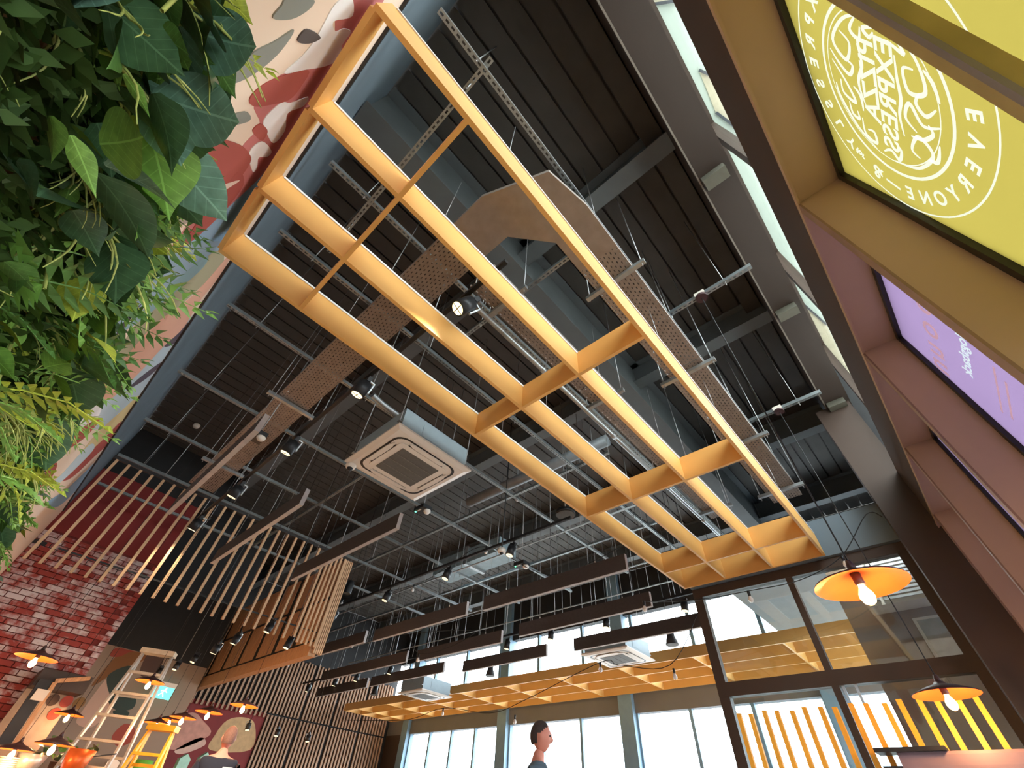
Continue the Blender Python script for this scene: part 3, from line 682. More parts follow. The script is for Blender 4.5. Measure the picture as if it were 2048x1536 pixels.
for (pa, pb, zz, txt) in S2:
    strut((pa[0], pa[1], zz), (pb[0], pb[1], zz), 'grey slotted strut channel ' + txt, [0.25, max(0.4, math.hypot(pb[0] - pa[0], pb[1] - pa[1]) - 0.25)])
# more thin drop rods reach far struts: round conduits crossing the far ceiling
for q, (xv, y0, y1) in enumerate(((5.2, 2.2, 13.0), (6.95, 2.3, 14.0), (7.9, 2.5, 14.5), (8.6, 2.3, 14.5))):
    o = empty('conduit', (xv, y0, 4.45), 'thin grey conduit crossing the far ceiling, %s from the camera' % ('first', 'second', 'third', 'fourth')[q], 'conduit', 'thin conduits crossing the far ceiling')
    MB().cyl((xv, y0, 4.45), (xv, y1, 4.45), 0.014, n=8).build('tube', M['galv'], o)
    yy = y0 + 0.3
    while yy < y1:
        MB().cyl((xv, yy, 4.45), (xv, yy, DECK), 0.006, n=5).build('drop_rod', M['wire'], o); yy += 0.95

# ---- cable trays
ZTR = 4.30
def tray_run(parent, p0, p1, wd, name='tray_section'):
    p0 = Vector(p0); p1 = Vector(p1); L = (p1 - p0).length; ang = math.atan2((p1 - p0).y, (p1 - p0).x)
    b = MB(); b.box(0, L, -wd / 2, wd / 2, 0, 0.002); b.box(0, L, -wd / 2, -wd / 2 + 0.002, 0.002, 0.05); b.box(0, L, wd / 2 - 0.002, wd / 2, 0.002, 0.05)
    o = b.build(name, M['tray']); o.parent = parent; o.location = p0 - root_loc(parent); o.rotation_euler = (0, 0, ang); return o
tr = empty('cable_tray', (0.7, 1.2, ZTR), 'perforated metal cable tray turning a corner above the honey slat ceiling', 'cable tray')
WT = 0.36
xm, ym = 0.68, 0.63
for k in range(4):
    ya = 1.45 + k * 1.46; tray_run(tr, (xm, ya, ZTR), (xm, ya + 1.45, ZTR), WT)
for k in range(3):
    xa = 1.50 + k * 1.52; tray_run(tr, (xa, ym, ZTR), (xa + 1.51, ym, ZTR), WT)
oct_ = [(xm - WT / 2, 1.45), (xm - WT / 2, 1.02), (xm + 0.02, 0.52), (1.08, ym - WT / 2), (1.50, ym - WT / 2), (1.50, ym + WT / 2), (1.16, ym + WT / 2), (xm + WT / 2, 1.08), (xm + WT / 2, 1.45)]
b = MB().prism([(x, y, ZTR) for x, y in oct_], (0, 0, 0.002))
for (p, q) in zip(oct_[0:4], oct_[1:5]): b.bar((p[0], p[1], ZTR + 0.025), (q[0], q[1], ZTR + 0.025), 0.003, 0.05)
for (p, q) in zip(oct_[5:8], oct_[6:9]): b.bar((p[0], p[1], ZTR + 0.025), (q[0], q[1], ZTR + 0.025), 0.003, 0.05)
b.build('corner_section', M['tray_plain'], tr)
def trapeze(parent, x, y, along, half, z):
    b = MB()
    if along == 'y': b.box(x - 0.02, x + 0.02, y - half, y + half, z - 0.041, z - 0.001); ends = ((x, y - half + 0.03), (x, y + half - 0.03))
    else: b.box(x - half, x + half, y - 0.02, y + 0.02, z - 0.041, z - 0.001); ends = ((x - half + 0.03, y), (x + half - 0.03, y))
    t = b.build('trapeze_bar', M['galv'], parent)
    for e in ends: MB().cyl((e[0], e[1], z - 0.08), (e[0], e[1], DECK), 0.005, n=6).build('drop_rod', M['wire'], t)
for xa in (1.75, 3.1, 4.5, 5.75): trapeze(tr, xa, ym, 'y', 0.29, ZTR)
for ya in (2.1, 4.4, 6.4): trapeze(tr, xm, ya, 'x', 0.29, ZTR)
tr2 = empty('cable_tray', (3.3, 1.5, ZTR), 'second perforated cable tray running straight above the slat ceiling middle', 'cable tray')
for k in range(3): tray_run(tr2, (0.98 + k * 1.66, 1.5, ZTR), (0.98 + k * 1.66 + 1.65, 1.5, ZTR), 0.30)
for xa in (1.3, 2.9, 4.4, 5.7): trapeze(tr2, xa, 1.5, 'y', 0.25, ZTR)
b = MB(); pa_ = PZ(947, 599, 4.1); pb_ = PZ(1432, 1071, 4.1); pb_.y = pa_.y = (pa_.y + pb_.y) / 2; b.cyl(pa_, pb_, 0.024, n=10)
for t_ in (0.2, 0.45, 0.7, 0.9): b.cyl(pa_.lerp(pb_, t_) - Vector((0.03, 0, 0)), pa_.lerp(pb_, t_) + Vector((0.03, 0, 0)), 0.03, n=10)
tag(b.build('conduit', M['galv']), 'round silver conduit beside the middle cable tray', 'conduit')
b = MB(); b.tube([PZ(745, 790, 4.0), PZ(765, 808, 4.0), PZ(822, 850, 3.9)], 0.032, 8)
tag(b.build('refrigerant_pipe', M['galv']), 'grey lagged pipe running into the near ceiling air unit', 'pipe')
b = MB().cyl(PZ(938, 1005, 4.9), PZ(1215, 880, 4.9), 0.085, n=16)
tag(b.build('duct_pipe', mat('grey_duct', hexc(140, 146, 150), 0.5, 0.3)), 'fat grey round duct above the slat ceiling beyond the air unit', 'duct')
db_ = empty('duct_box', (5.6, 7.3, 4.55), 'pale grey rectangular duct high above the long dark baffle', 'duct')
MB().box(5.5, 6.0, 5.6, 7.6, 4.75, 5.05).build('duct_body', mat('pale_duct', hexc(150, 172, 180), 0.5, 0.3), db_)
MB().box(5.46, 6.04, 6.5, 6.58, 4.71, 5.09).build('flange', M['galv'], db_)

# ---- air-conditioning cassettes
def cassette():
    r = empty('ceiling_air_unit', (0, 0, 0)); S = 0.475
    b = MB(); b.box(-0.42, 0.42, -0.42, 0.42, 0.03, 0.29); bd = b.build('body', M['acgrey']); bd.parent = r
    p = MB(); rim = [(-S, -S), (S, -S), (S, S), (-S, S)]
    p.box(-S, S, -S, S, 0.012, 0.03); p.add([(-S, -S, .012), (S, -S, .012), (S, S, .012), (-S, S, .012), (-S + .05, -S + .05, -0.004), (S - .05, -S + .05, -0.004), (S - .05, S - .05, -0.004), (-S + .05, S - .05, -0.004)],
          [(0, 1, 5, 4), (1, 2, 6, 5), (2, 3, 7, 6), (3, 0, 4, 7), (4, 5, 6, 7)])
    pn = p.build('fascia', M['pale']); pn.parent = r
    def rr(h, c, z, n=6):
        P = []
        for cx, cy, a0 in ((h - c, h - c, 0), (-h + c, h - c, PI / 2), (-h + c, -h + c, PI), (h - c, -h + c, 1.5 * PI)):
            for i in range(n + 1): P.append((cx + c * math.cos(a0 + PI / 2 * i / n), cy + c * math.sin(a0 + PI / 2 * i / n), z))
        return P
    g = MB(); A = rr(0.385, 0.12, -0.0055); B = rr(0.362, 0.11, -0.0055); n = len(A)
    g.add(A + B, [(i, (i + 1) % n, n + (i + 1) % n, n + i) for i in range(n)]); gg = g.build('shadow_gap', M['black']); gg.parent = r
    c = MB().prism(rr(0.30, 0.05, -0.005), (0, 0, -0.008)).build('centre_panel', M['pale']); c.parent = r
    gr = MB().box(-0.235, 0.235, -0.235, 0.235, -0.016, -0.0132).build('intake_grille', M['grille']); gr.parent = r
    for q in range(3):
        k = MB().box(-0.235, 0.235, -0.12 + q * 0.117, -0.114 + q * 0.117, -0.019, -0.0162).build('grille_bar', mat('mid_grey_bar', hexc(120, 116, 110), 0.6)); k.parent = gr
    for q in range(4):
        f = MB(); P = []
        for i in range(9):
            t = -1 + i / 4.0; P.append((t * 0.235, 0.338 + 0.028 * math.sqrt(max(0, 1 - t ** 4)), -0.006))
        for i in range(9):
            t = 1 - i / 4.0; P.append((t * 0.235, 0.334 - 0.022 * math.sqrt(max(0, 1 - t ** 4)), -0.006))
        Pn = [p for i, p in enumerate(P) if i not in (9,)]
        f.prism(Pn, (0, 0, -0.012)); fo = f.build('air_flap', M['pale']); fo.parent = r; fo.rotation_euler = (0, 0, q * PI / 2)
        s = MB().box(-0.22, 0.22, 0.300, 0.314, -0.0075, -0.0045).build('slot', M['black']); s.parent = r; s.rotation_euler = (0, 0, q * PI / 2)
    for sx in (-1, 1):
        for sy in (-1, 1):
            h = MB().cyl((sx * 0.44, sy * 0.40, 0.1), (sx * 0.44, sy * 0.40, 2.4), 0.005, n=6)
            h.box(sx * 0.42, sx * 0.46, sy * 0.40 - 0.02, sy * 0.40 + 0.02, 0.1, 0.11); ho = h.build('hanger_rod', M['wire']); ho.parent = r
    e = MB().box(-0.18, 0.22, -0.424, -0.42, 0.09, 0.23).build('access_cover', M['acgrey']); e.parent = r
    return r
ca = cassette(); tag(ca, 'beige-lit square ceiling air unit nearest the camera, beside the slat ceiling', 'air conditioner', 'square ceiling air units')
ca.location = (1.795, 3.30, 3.54)
for loc, lb in (((7.55, 4.42, 3.24), 'square ceiling air unit in front of the far canopy, right of the two'), ((7.62, 9.9, 3.16), 'square ceiling air unit in front of the far canopy, left of the two')):
    c = copy_tree(ca); c.location = loc; c['label'] = lb
cd = empty('security_camera', tuple(PZ(700, 936, 3.5)), 'small white dome camera at the corner of the near air unit', 'camera')
p = PZ(700, 936, 3.5)
MB().lathe([(0.0, 0.05), (0.05, 0.05), (0.055, 0.03), (0.045, 0.0), (0.0, -0.002)], 16, p).build('housing', M['pale'], cd)
MB().lathe([(0.0, -0.03), (0.02, -0.026), (0.03, -0.012), (0.031, 0.0)], 14, p).build('lens_dome', M['black'], cd)
MB().cyl(p + Vector((0, 0, 0.05)), p + Vector((0.06, -0.06, 0.07)), 0.008).build('arm', M['pale'], cd)

# ---- dark acoustic baffles
BT = 0.045; BH = 0.19; ZBF = 3.20
BAF = [(0.42, 3.50, 5.75, 3.20, 'leftmost, tilted-looking slim baffle beside the cable tray, nearest the mural'), (1.27, 4.30, 6.70, 3.20, 'in front of the timber rods, second from the mural'),
       (2.20, 3.86, 6.28, 3.20, 'beside the near ceiling air unit'), (4.48, 2.36, 4.77, 3.20, 'in mid ceiling, left of the slat ceiling end'),
       (4.46, 5.12, 7.55, 3.20, 'in line behind the middle one'), (4.40, 7.75, 11.1, 3.20, 'ending below the plank bulkhead'),
       (5.63, 2.68, 5.08, 3.20, 'right-hand one of the second far row'), (5.70, 5.55, 7.85, 3.20, 'centre one of the second far row'), (5.60, 8.05, 11.3, 3.20, 'left-hand one of the second far row'),
       (6.70, 2.42, 4.75, 3.20, 'in front of the right far air unit'), (6.68, 5.35, 7.55, 3.20, 'between the two far air units'), (6.50, 7.95, 10.6, 3.20, 'above the left far air unit'), (6.50, 10.75, 13.1, 3.20, 'far left one, against the slatted wall')]
for (xv, y0, y1, zz, txt) in BAF:
    o = empty('acoustic_baffle', (xv, (y0 + y1) / 2, zz), 'dark brown hanging acoustic baffle ' + txt, 'baffle', 'dark baffles hung below the ceiling')
    MB().box(xv - BT / 2, xv + BT / 2, y0, y1, zz + 0.006, zz + BH).build('panel', M['baffle'], o)
    MB().box(xv - BT / 2, xv + BT / 2, y0, y1, zz, zz + 0.0058).build('bottom_edge', M['baffle_edge'], o)
    MB().box(xv - BT / 2, xv + BT / 2, y0 - 0.006, y0 - 0.0002, zz, zz + BH).build('end_edge', M['baffle_edge'], o)
    for t in (0.18, 0.82):
        yv = y0 + (y1 - y0) * t; MB().cyl((xv, yv, zz + BH), (xv, yv, DECK), 0.0025, n=5).build('hanging_wire', M['wire'], o)
        MB().cyl((xv, yv, zz + BH), (xv, yv, zz + BH + 0.03), 0.008, n=6).build('wire_grip', M['pale'], o)

# ---- track lighting
def track(name_lbl, x, y0, y1, z):
    o = empty('lighting_track', (x, (y0 + y1) / 2, z), name_lbl, 'lighting track')
    MB().box(x - 0.018, x + 0.018, y0, y1, z, z + 0.035).build('rail', M['black'], o)
    MB().box(x - 0.008, x + 0.008, y0, y1, z - 0.002, z - 0.0002).build('rail_slot', M['cable'], o)
    k = 0; yv = y0 + 0.35
    while yv < y1:
        MB().cyl((x, yv, z + 0.035), (x, yv, 4.6), 0.005, n=6).build('drop_rod', M['wire'], o); yv += 1.2
    return o
track('black lighting track beside the corner cable tray, nearest the camera', 0.905, 1.10, 7.50, 3.93)
track('black lighting track in the middle of the ceiling beyond the air unit', 4.15, 2.9, 9.6, 3.90)
track('black lighting track between the far baffles', 6.42, 2.2, 14.0, 3.56)
def spot_proto():
    r = empty('spotlight', (0, 0, 0))
    b = MB(); b.cyl((0, 0, -0.06), (0, 0, 0.09), 0.066, n=20); b.lathe([(0.066, -0.06), (0.058, -0.06), (0.054, -0.045)], 20)
    bo = b.build('lamp_body', M['black']); bo.parent = r
    l = MB().cyl((0, 0, -0.0635), (0, 0, -0.0602), 0.054, n=20).build('lens', M['lens']); l.parent = r
    g = MB().box(-0.054, 0.054, -0.003, 0.003, -0.066, -0.0636); g.box(-0.003, 0.003, -0.054, 0.054, -0.066, -0.0636)
    go = g.build('glare_cross', M['black']); go.parent = bo
    a = MB(); a.bar((0.075, 0, 0.02), (0.075, 0, 0.14), 0.02, 0.012, (1, 0, 0)); a.bar((0.08, 0, 0.135), (-0.01, 0, 0.135), 0.02, 0.012)
    a.cyl((0.06, 0, 0.02), (0.085, 0, 0.02), 0.012)
    ao = a.build('bracket', M['galv']); ao.parent = r
    d = MB().box(-0.02, 0.02, -0.06, 0.06, 0.10, 0.155).build('track_adapter', M['black']); d.parent = r
    c = MB().cyl((0.0, 0.0, 0.155), (0, 0, 0.19), 0.012).build('stem', M['black']); c.parent = r
    return r
sp0 = spot_proto()
ld = bpy.data.lights.new('spot_beam', 'SPOT'); ld.energy = 26; ld.spot_size = 1.2; ld.spot_blend = 0.6; ld.color = (1.0, 0.82, 0.58); ld.shadow_soft_size = 0.05
first = True
SPOTS = []
for k, yv in enumerate((1.55, 2.98, 4.40, 5.86, 7.27)):
    SPOTS.append(((0.905, yv, 3.77), (0.30, 0.10 if k else 0.55, 0), 'round black spotlight on the near track, %s' % ('right behind the honey slat', 'second from the slat ceiling', 'third from the slat ceiling', 'fourth from the slat ceiling', 'last one in front of the timber rods')[k], 1.0))
for k, yv in enumerate((3.98, 5.37, 7.0, 8.8)):
    SPOTS.append(((4.15, yv, 3.74), (0.15, 0.2, 0), 'black spotlight on the middle track, %s' % ('first left of the slat ceiling', 'second left of the slat ceiling', 'third left of the slat ceiling', 'last beside the timber rods')[k], 0.9))
for k, yv in enumerate((2.55, 3.9, 5.05, 6.1, 9.8, 11.2, 12.2, 13.6)):
    SPOTS.append(((6.42, yv, 3.40), (0.1, 0.1, 0), 'small black spotlight on the far track between baffles, %s from the partition' % ('first', 'second', 'third', 'fourth', 'fifth', 'sixth', 'seventh', 'eighth')[k], 0.8))
for loc, rot, lb, s in SPOTS:
    o = sp0 if first else copy_tree(sp0); first = False
    o.location = loc; o.rotation_euler = rot; o.scale = (s, s, s); tag(o, lb, 'spotlight', 'spotlights on the tracks')
for loc, rot, lb, s in SPOTS[:9]:
    lo = bpy.data.objects.new('spot_beam', ld); col.objects.link(lo); lo.location = Vector(loc) + Vector((0, 0, -0.08)); lo.rotation_euler = rot
# spots in the kitchen against the planks and beyond
KS = [((430, 1300), 5.0, 'hanging in front of the plank bulkhead, lowest left'), ((470, 1281), 5.0, 'in front of the plank bulkhead, second from left'), ((537, 1258), 5.0, 'in front of the plank bulkhead, third from left'),
      ((575, 1290), 5.2, 'in front of the plank bulkhead, rightmost low one'), ((388, 1319), 6.2, 'at the left foot of the plank bulkhead'), ((352, 1334), 6.6, 'left of the plank bulkhead over the exit sign'),
      ((317, 1346), 6.6, 'above the ladder head'), ((554, 1467), 7.6, 'low against the slatted wall, left one'), ((616, 1478), 7.6, 'low against the slatted wall, right one'), ((496, 1455), 7.2, 'above the person in navy')]
for k, ((px, py), dep, txt) in enumerate(KS):
    o = copy_tree(sp0); o.location = PD(px, py, dep); o.rotation_euler = (0.15, 0.1, 0.3 * k); o.scale = (0.62,) * 3
    tag(o, 'small black spotlight ' + txt, 'spotlight', 'spotlights over the kitchen')
    kr = MB().cyl((0, 0, 0.19), (0.1, 0.1, (DECK - o.location.z) / 0.62), 0.006, n=5).build('drop_rod', M['cable']); kr.parent = o; kr.rotation_euler = (-0.15, -0.1, 0)
for ch in [c for c in bpy.data.objects if c.name.startswith('lens') and c.type == 'MESH']: pass

kl = bpy.data.lights.new('kitchen_spot_beam', 'SPOT'); kl.energy = 30; kl.spot_size = 1.6; kl.spot_blend = 0.8; kl.color = (1.0, 0.84, 0.62); kl.shadow_soft_size = 0.05
for (px, py), dep, txt in KS[:4]:
    lo = bpy.data.objects.new('kitchen_spot_beam', kl); col.objects.link(lo); p_ = PD(px, py, dep); lo.location = p_ + Vector((0, 0, -0.08)); lo.rotation_euler = (0.5, -0.6, 0)

# ---- hanging timber rods
YR = 7.5; ZR0, ZR1 = 2.85, 4.28
hr = empty('timber_rod_screen', (1.5, YR, ZR0), 'row of pale timber rods hanging upright in front of the red brick wall', 'timber screen')
rm = box_mesh('timber_rod', 0.034, 0.034, 1.0, M['batten'])
xv = -0.39; k = 0
while xv < 3.42:
    share(rm, 'timber_rod', hr, (xv - 1.5, (random.random() - 0.5) * 0.01, (ZR1 - ZR0) / 2), (0, 0, random.random() * 0.1), (1, 1, ZR1 - ZR0))
    xv += 0.155 if xv < 2.95 else 0.075; k += 1
MB().box(-0.45, 3.42, YR - 0.02, YR + 0.02, ZR1, ZR1 + 0.04).build('top_rail', M['blacktrim'], hr)
MB().box(-0.2, 3.4, YR + 0.02, YR + 0.03, 3.05, 3.07).build('rear_rail', M['black'], hr)
for xv in (0.2, 1.8, 3.2): MB().cyl((xv, YR, ZR1), (xv, YR, DECK), 0.006, n=6).build('drop_rod', M['wire'], hr)
# ---- plank bulkhead
XPL = 3.40
pb = empty('plank_bulkhead', (XPL, 10.1, 2.8), 'hanging bulkhead clad in stained oak planks with dark joints', 'bulkhead')
MB().box(XPL + 0.013, XPL + 0.12, 7.56, 13.3, 2.84, 4.3).build('backing', M['darkwall'], pb)
yb = 7.6; k = 0
while yb < 12.9:
    wp = 0.62
    for q in range(4):
        MB().box(XPL - 0.002 * (q % 2), XPL + 0.012, yb + q * wp / 4 + 0.003, yb + (q + 1) * wp / 4 - 0.003, 2.98, 4.28).build('plank', M['plank'], pb)
    yb += wp + 0.16; k += 1
MB().box(XPL - 0.03, XPL + 0.10, 7.56, 13.3, 2.74, 2.93).build('bottom_rail', M['plank'], pb)
MB().box(XPL - 0.02, XPL + 0.03, 7.56, 13.3, 3.60, 3.63).build('service_rail', M['black'], pb)
for q in range(5): MB().box(3.42 + q * 0.032, 3.442 + q * 0.032, 7.50, 7.55, 2.78, 4.28).build('edge_batten', M['batten'], pb)

# ---- pendant lamps
def pendant_proto():
    r = empty('pendant_lamp', (0, 0, 0))
    s = MB().lathe([(0.03, 0.075), (0.045, 0.06), (0.10, 0.045), (0.196, 0.008), (0.200, 0.0)], 40).build('shade', M['shade_top']); s.parent = r
    i = MB().lathe([(0.200, 0.0), (0.195, 0.004), (0.10, 0.038), (0.03, 0.055), (0.0, 0.056)], 40).build('shade_lining', M['copper']); i.parent = s
    h = MB().cyl((0, 0, 0.0), (0, 0, 0.055), 0.022, n=14); h.cyl((0, 0, 0.075), (0, 0, 0.12), 0.022, 0.012, n=14)
    ho = h.build('lamp_holder', M['shade_top']); ho.parent = r
    b = MB().lathe([(0.012, 0.0), (0.016, -0.012), (0.030, -0.04), (0.032, -0.055), (0.024, -0.078), (0.010, -0.088), (0.0, -0.09)], 18).build('bulb', M['bulb_on']); b.parent = r
    return r
pe0 = pendant_proto()
pl = bpy.data.lights.new('pendant_glow', 'POINT'); pl.energy = 6.5; pl.color = (1.0, 0.56, 0.24); pl.shadow_soft_size = 0.035
PEN = [((2.64, 0.157, 1.917), (1, 1, 1), 'copper-lined dish pendant lamp nearest the camera, in front of the partition', 4.66),
       ((4.70, 0.144, 1.85), (1, 1, 1), 'copper-lined dish pendant lamp in front of the yellow posts', 4.66)]
for (px, py), dep, lb in (((73, 1316), 4.1, 'glowing dish pendant lamp against the whitewashed brick wall'), ((300, 1364), 5.6, 'glowing dish pendant lamp beside the turquoise exit sign'),
                          ((138, 1430), 5.8, 'glowing dish pendant lamp left of the silver ladder'), ((110, 1490), 4.3, 'brightest low glowing pendant lamp at the bottom left'),
                          ((314, 1447), 6.2, 'glowing dish pendant lamp left of the yellow ladder top'), ((340, 1441), 6.4, 'glowing dish pendant lamp right over the yellow ladder top'), ((366, 1436), 6.0, 'glowing dish pendant lamp just right of the yellow ladder'), ((418, 1425), 5.8, 'glowing dish pendant lamp left of the person in navy'),
                          ((488, 1412), 5.6, 'rightmost glowing dish pendant lamp, above the person in navy'), ((30, 1500), 4.6, 'small glowing pendant lamp in the bottom left corner')):
    p = PD(px, py, dep); PEN.append(((p.x, p.y, p.z), (0.9,) * 3, lb, DECK))
for k, (loc, s, lb, zt) in enumerate(PEN):
    o = pe0 if k == 0 else copy_tree(pe0)
    o.location = loc; o.scale = s; tag(o, lb, 'pendant lamp', 'dish pendant lamps')
for k, (loc, s, lb, zt) in enumerate(PEN):
    o = [x for x in bpy.data.objects if x.get('label') == lb][0]
    c = MB().cyl((0, 0, 0.118), (0, 0, (zt - loc[2]) / s[2]), 0.004 if k < 2 else 0.003, n=6).build('cord', M['cable']); c.parent = o
    if k < 2:
        zz = zt - loc[2]
        r = MB().cyl((0, 0, zz - 0.03), (0, 0, zz - 0.004), 0.055, n=20).build('ceiling_rose', M['shade_top']); r.parent = o
        cl = MB().box(-0.035, 0.035, -0.05, 0.05, zz + 0.0, zz + 0.05).build('strut_clamp', M['pale']); cl.parent = o
    lo = bpy.data.objects.new('pendant_glow', pl); col.objects.link(lo); lo.location = Vector(loc) + Vector((0, 0, -0.125))

# ---- festoon strings
def festoon(lb, pts, bulbs, sag=0.0):
    o = empty('festoon_string', pts[0], lb, 'string lights')
    MB().tube(crom([tuple(p) for p in pts], 6, False), 0.005, 5).build('cable', M['cable'], o)
    for p in bulbs:
        h = MB().cyl(p, p + Vector((0, 0, -0.055)), 0.017, 0.015, n=10).build('bulb_holder', M['black'], o)
        MB().lathe([(0.012, 0), (0.024, -0.02), (0.028, -0.04), (0.02, -0.06), (0.0, -0.068)], 12, p + Vector((0, 0, -0.055))).build('bulb', M['bulb'], h)
zf = 2.9
A = [Vector((5.7, -0.18, 3.62)), PZ(1755, 1058, 3.45), PZ(1683, 1112, 3.2), PZ(1600, 1160, 3.05), PZ(1496, 1183, 3.0), PZ(1400, 1194, 3.05), PZ(1287, 1200, 3.15)]
A = [Vector((5.70, -0.17, 3.60)), Vector((5.6, -0.05, 3.62)), PX(1683, 1112, 5.5), PX(1600, 1160, 5.45), PX(1496, 1182, 5.35), PX(1400, 1199, 5.2), PX(1320, 1203, 5.0), PX(1287, 1202, 4.9)]
festoon('black festoon cable with clear bulbs swagged across the glass partition', A, [A[2], A[4], A[7]])
Bp = [Vector((4.9, 2.5, 3.75)), PX(1101, 1150, 4.75), PX(973, 1093, 4.3), PX(900, 1130, 4.4), PX(828, 1170, 4.6), PX(686, 1198, 4.2), PX(645, 1190, 4.0), PX(600, 1160, 3.9)]
festoon('black festoon cable with clear bulbs looping beneath the middle track', Bp, [Bp[1], Bp[2], Bp[4], Bp[5]])
Cp = [Vector((6.2, 2.31, 3.2)), PX(1340, 1330, 6.2), PX(1238, 1330, 6.0), PX(1200, 1325, 6.0), PX(1050, 1400, 6.3), PX(980, 1426, 6.4), PX(887, 1416, 6.5), PX(810, 1440, 6.5), PX(690, 1440, 6.6)]
festoon('black festoon cable with clear bulbs hung in front of the far canopy', Cp, [PX(1347, 1337, 6.2), Cp[3], Cp[6], PX(1030, 1430, 6.35)])
Dp = [Vector((4.6, 7.0, 3.7)), PX(838, 1308, 5.0), PX(945, 1260, 5.1), PX(707, 1282, 4.9), PX(580, 1322, 4.8), PX(480, 1350, 4.8)]
festoon('black festoon cable with clear bulbs along the long far baffle', Dp, [Dp[1], Dp[3], Dp[4]])

# ---- little ceiling devices
for k, ((px, py), zz, lb) in enumerate((((513, 876), 3.75, 'black sensor box with white dome at the end of the leftmost baffle'), ((845, 1022), 3.75, 'black sensor box with white dome and green light below the near air unit'), ((1043, 1132), 3.75, 'black sensor box with white dome and green light in mid ceiling'))):
    p = PZ(px, py, zz); o = empty('wireless_sensor', p, lb, 'sensor', 'black sensor boxes with white domes')
    MB().box(p.x - 0.07, p.x + 0.07, p.y - 0.10, p.y + 0.10, p.z, p.z + 0.05).build('box', M['black'], o)
    MB().lathe([(0.0, -0.045), (0.03, -0.04), (0.045, -0.02), (0.045, 0.0)], 16, p + Vector((0.03, -0.06, 0))).build('dome', M['pale'], o)
    MB().box(p.x - 0.05, p.x - 0.035, p.y - 0.02, p.y + 0.06, p.z - 0.004, p.z - 0.0002).build('label_strip', M['pale'], o)
    if k: MB().cyl(p + Vector((-0.045, 0.085, -0.006)), p + Vector((-0.045, 0.085, -0.0002)), 0.012).build('status_light', mat('green_led', (0.1, 0.9, 0.4), 0.4, emit=(0.1, 0.9, 0.4), estr=2.0), o)
    MB().cyl(p + Vector((0, 0, 0.05)), Vector((p.x, p.y, DECK)), 0.006).build('drop_rod', M['wire'], o)
p = PZ(1003, 1106, 3.7); o = empty('security_camera', p, 'white dome camera beside the middle track spotlight', 'camera')
MB().lathe([(0, 0.06), (0.06, 0.06), (0.062, 0.02), (0.05, 0.0), (0, -0.004)], 16, p).build('housing', M['pale'], o)
MB().lathe([(0, -0.03), (0.022, -0.02), (0.03, -0.0)], 12, p).build('lens_dome', M['black'], o)
MB().cyl(p + Vector((0, 0, 0.06)), Vector((p.x, p.y, DECK)), 0.01).build('drop_rod', M['black'], o)
p = PZ(1131, 1030, 4.0); o = empty('ceiling_speaker', p, 'flat round grey ceiling speaker against the slat ceiling edge', 'speaker')
MB().cyl(p, p + Vector((0, 0, 0.05)), 0.135, n=32).build('rim', M['black'], o)
MB().cyl(p + Vector((0, 0, -0.004)), p - Vector((0, 0, 0.0002)), 0.125, n=32).build('mesh_grille', M['grille'], o)
MB().cyl(p + Vector((0, 0, 0.05)), Vector((p.x, p.y, DECK)), 0.006).build('drop_rod', M['wire'], o)
for (px, py), xx, lb, cone in (((694, 1187), 3.9, 'black cylinder pendant speaker beside the timber rods', False), ((748, 1390), 7.4, 'black pendant speaker left of the left far air unit', True), ((980, 1352), 7.2, 'black conical pendant speaker between the far air units', True), ((1345, 1290), 6.9, 'black conical pendant speaker right of the right far air unit', True)):
    p = PX(px, py, xx); o = empty('pendant_speaker', p, lb, 'speaker', 'black pendant speakers')
    if cone: MB().lathe([(0.0, 0.30), (0.055, 0.30), (0.06, 0.12), (0.10, 0.0), (0.094, 0.0)], 24, p).build('body', M['black'], o)
    else: MB().lathe([(0.0, 0.24), (0.06, 0.23), (0.072, 0.15), (0.072, 0.02), (0.066, 0.0)], 24, p).build('body', M['black'], o)
    MB().cyl(p + Vector((0, 0, 0.002)), p + Vector((0, 0, 0.006)), 0.093 if cone else 0.066, n=24).build('mesh_grille', M['grille'], o)
    MB().cyl(p + Vector((0, 0, 0.23)), Vector((p.x, p.y, DECK)), 0.005).build('cord', M['cable'], o)
for (px, py), lb in (((392, 853), 'small round white smoke detector on the dark roof deck'), ((1035, 999), 'small round white smoke detector beyond the near air unit')):
    p = PZ(px, py, DECK - 0.06); o = empty('smoke_detector', p, lb, 'smoke detector')
    MB().lathe([(0.0, -0.03), (0.04, -0.028), (0.055, -0.01), (0.058, 0.02)], 16, p).build('cover', M['pale'], o)
    MB().cyl(p + Vector((0, 0, 0.02)), p + Vector((0, 0, 0.048)), 0.06, n=16).build('base', M['pale'], o)

# ---- yellow post screen above the booth, and the booth back
XY = 5.05
ps = empty('post_screen', (XY, 0.8, 0.9), 'row of upright yellow posts standing above the booth before the partition', 'post screen')
yv = 0.0; k = 0
while yv < 1.75:
    MB().box(XY - 0.018, XY + 0.018, yv - 0.018, yv + 0.018, 0.85, 1.90 + 0.01 * math.sin(k * 2.1)).build('post', M['yellow_post'] if 'yellow_post' in M else M.setdefault('yellow_post', mat('yellow_stained_post', hexc(240, 170, 56), 0.5)), ps)
    yv += 0.105 + 0.022 * (k % 2); k += 1
MB().box(XY - 0.03, XY + 0.03, -0.1, 1.75, 0.80, 0.86).build('bottom_rail', M['black'], ps)
sb = empty('booth_back', (4.9, 0.25, 0), 'mauve-grey padded booth back with a dark top rail, bottom right', 'booth seat')
b = MB(); prof = crom([(4.86, 0.0), (4.84, 0.9), (4.85, 1.50), (4.90, 1.575), (4.98, 1.56), (5.0, 1.4), (5.0, 0.0)], 4, False)
b.prism([(x, 0.62, z) for x, z in prof], (0, -0.80, 0))
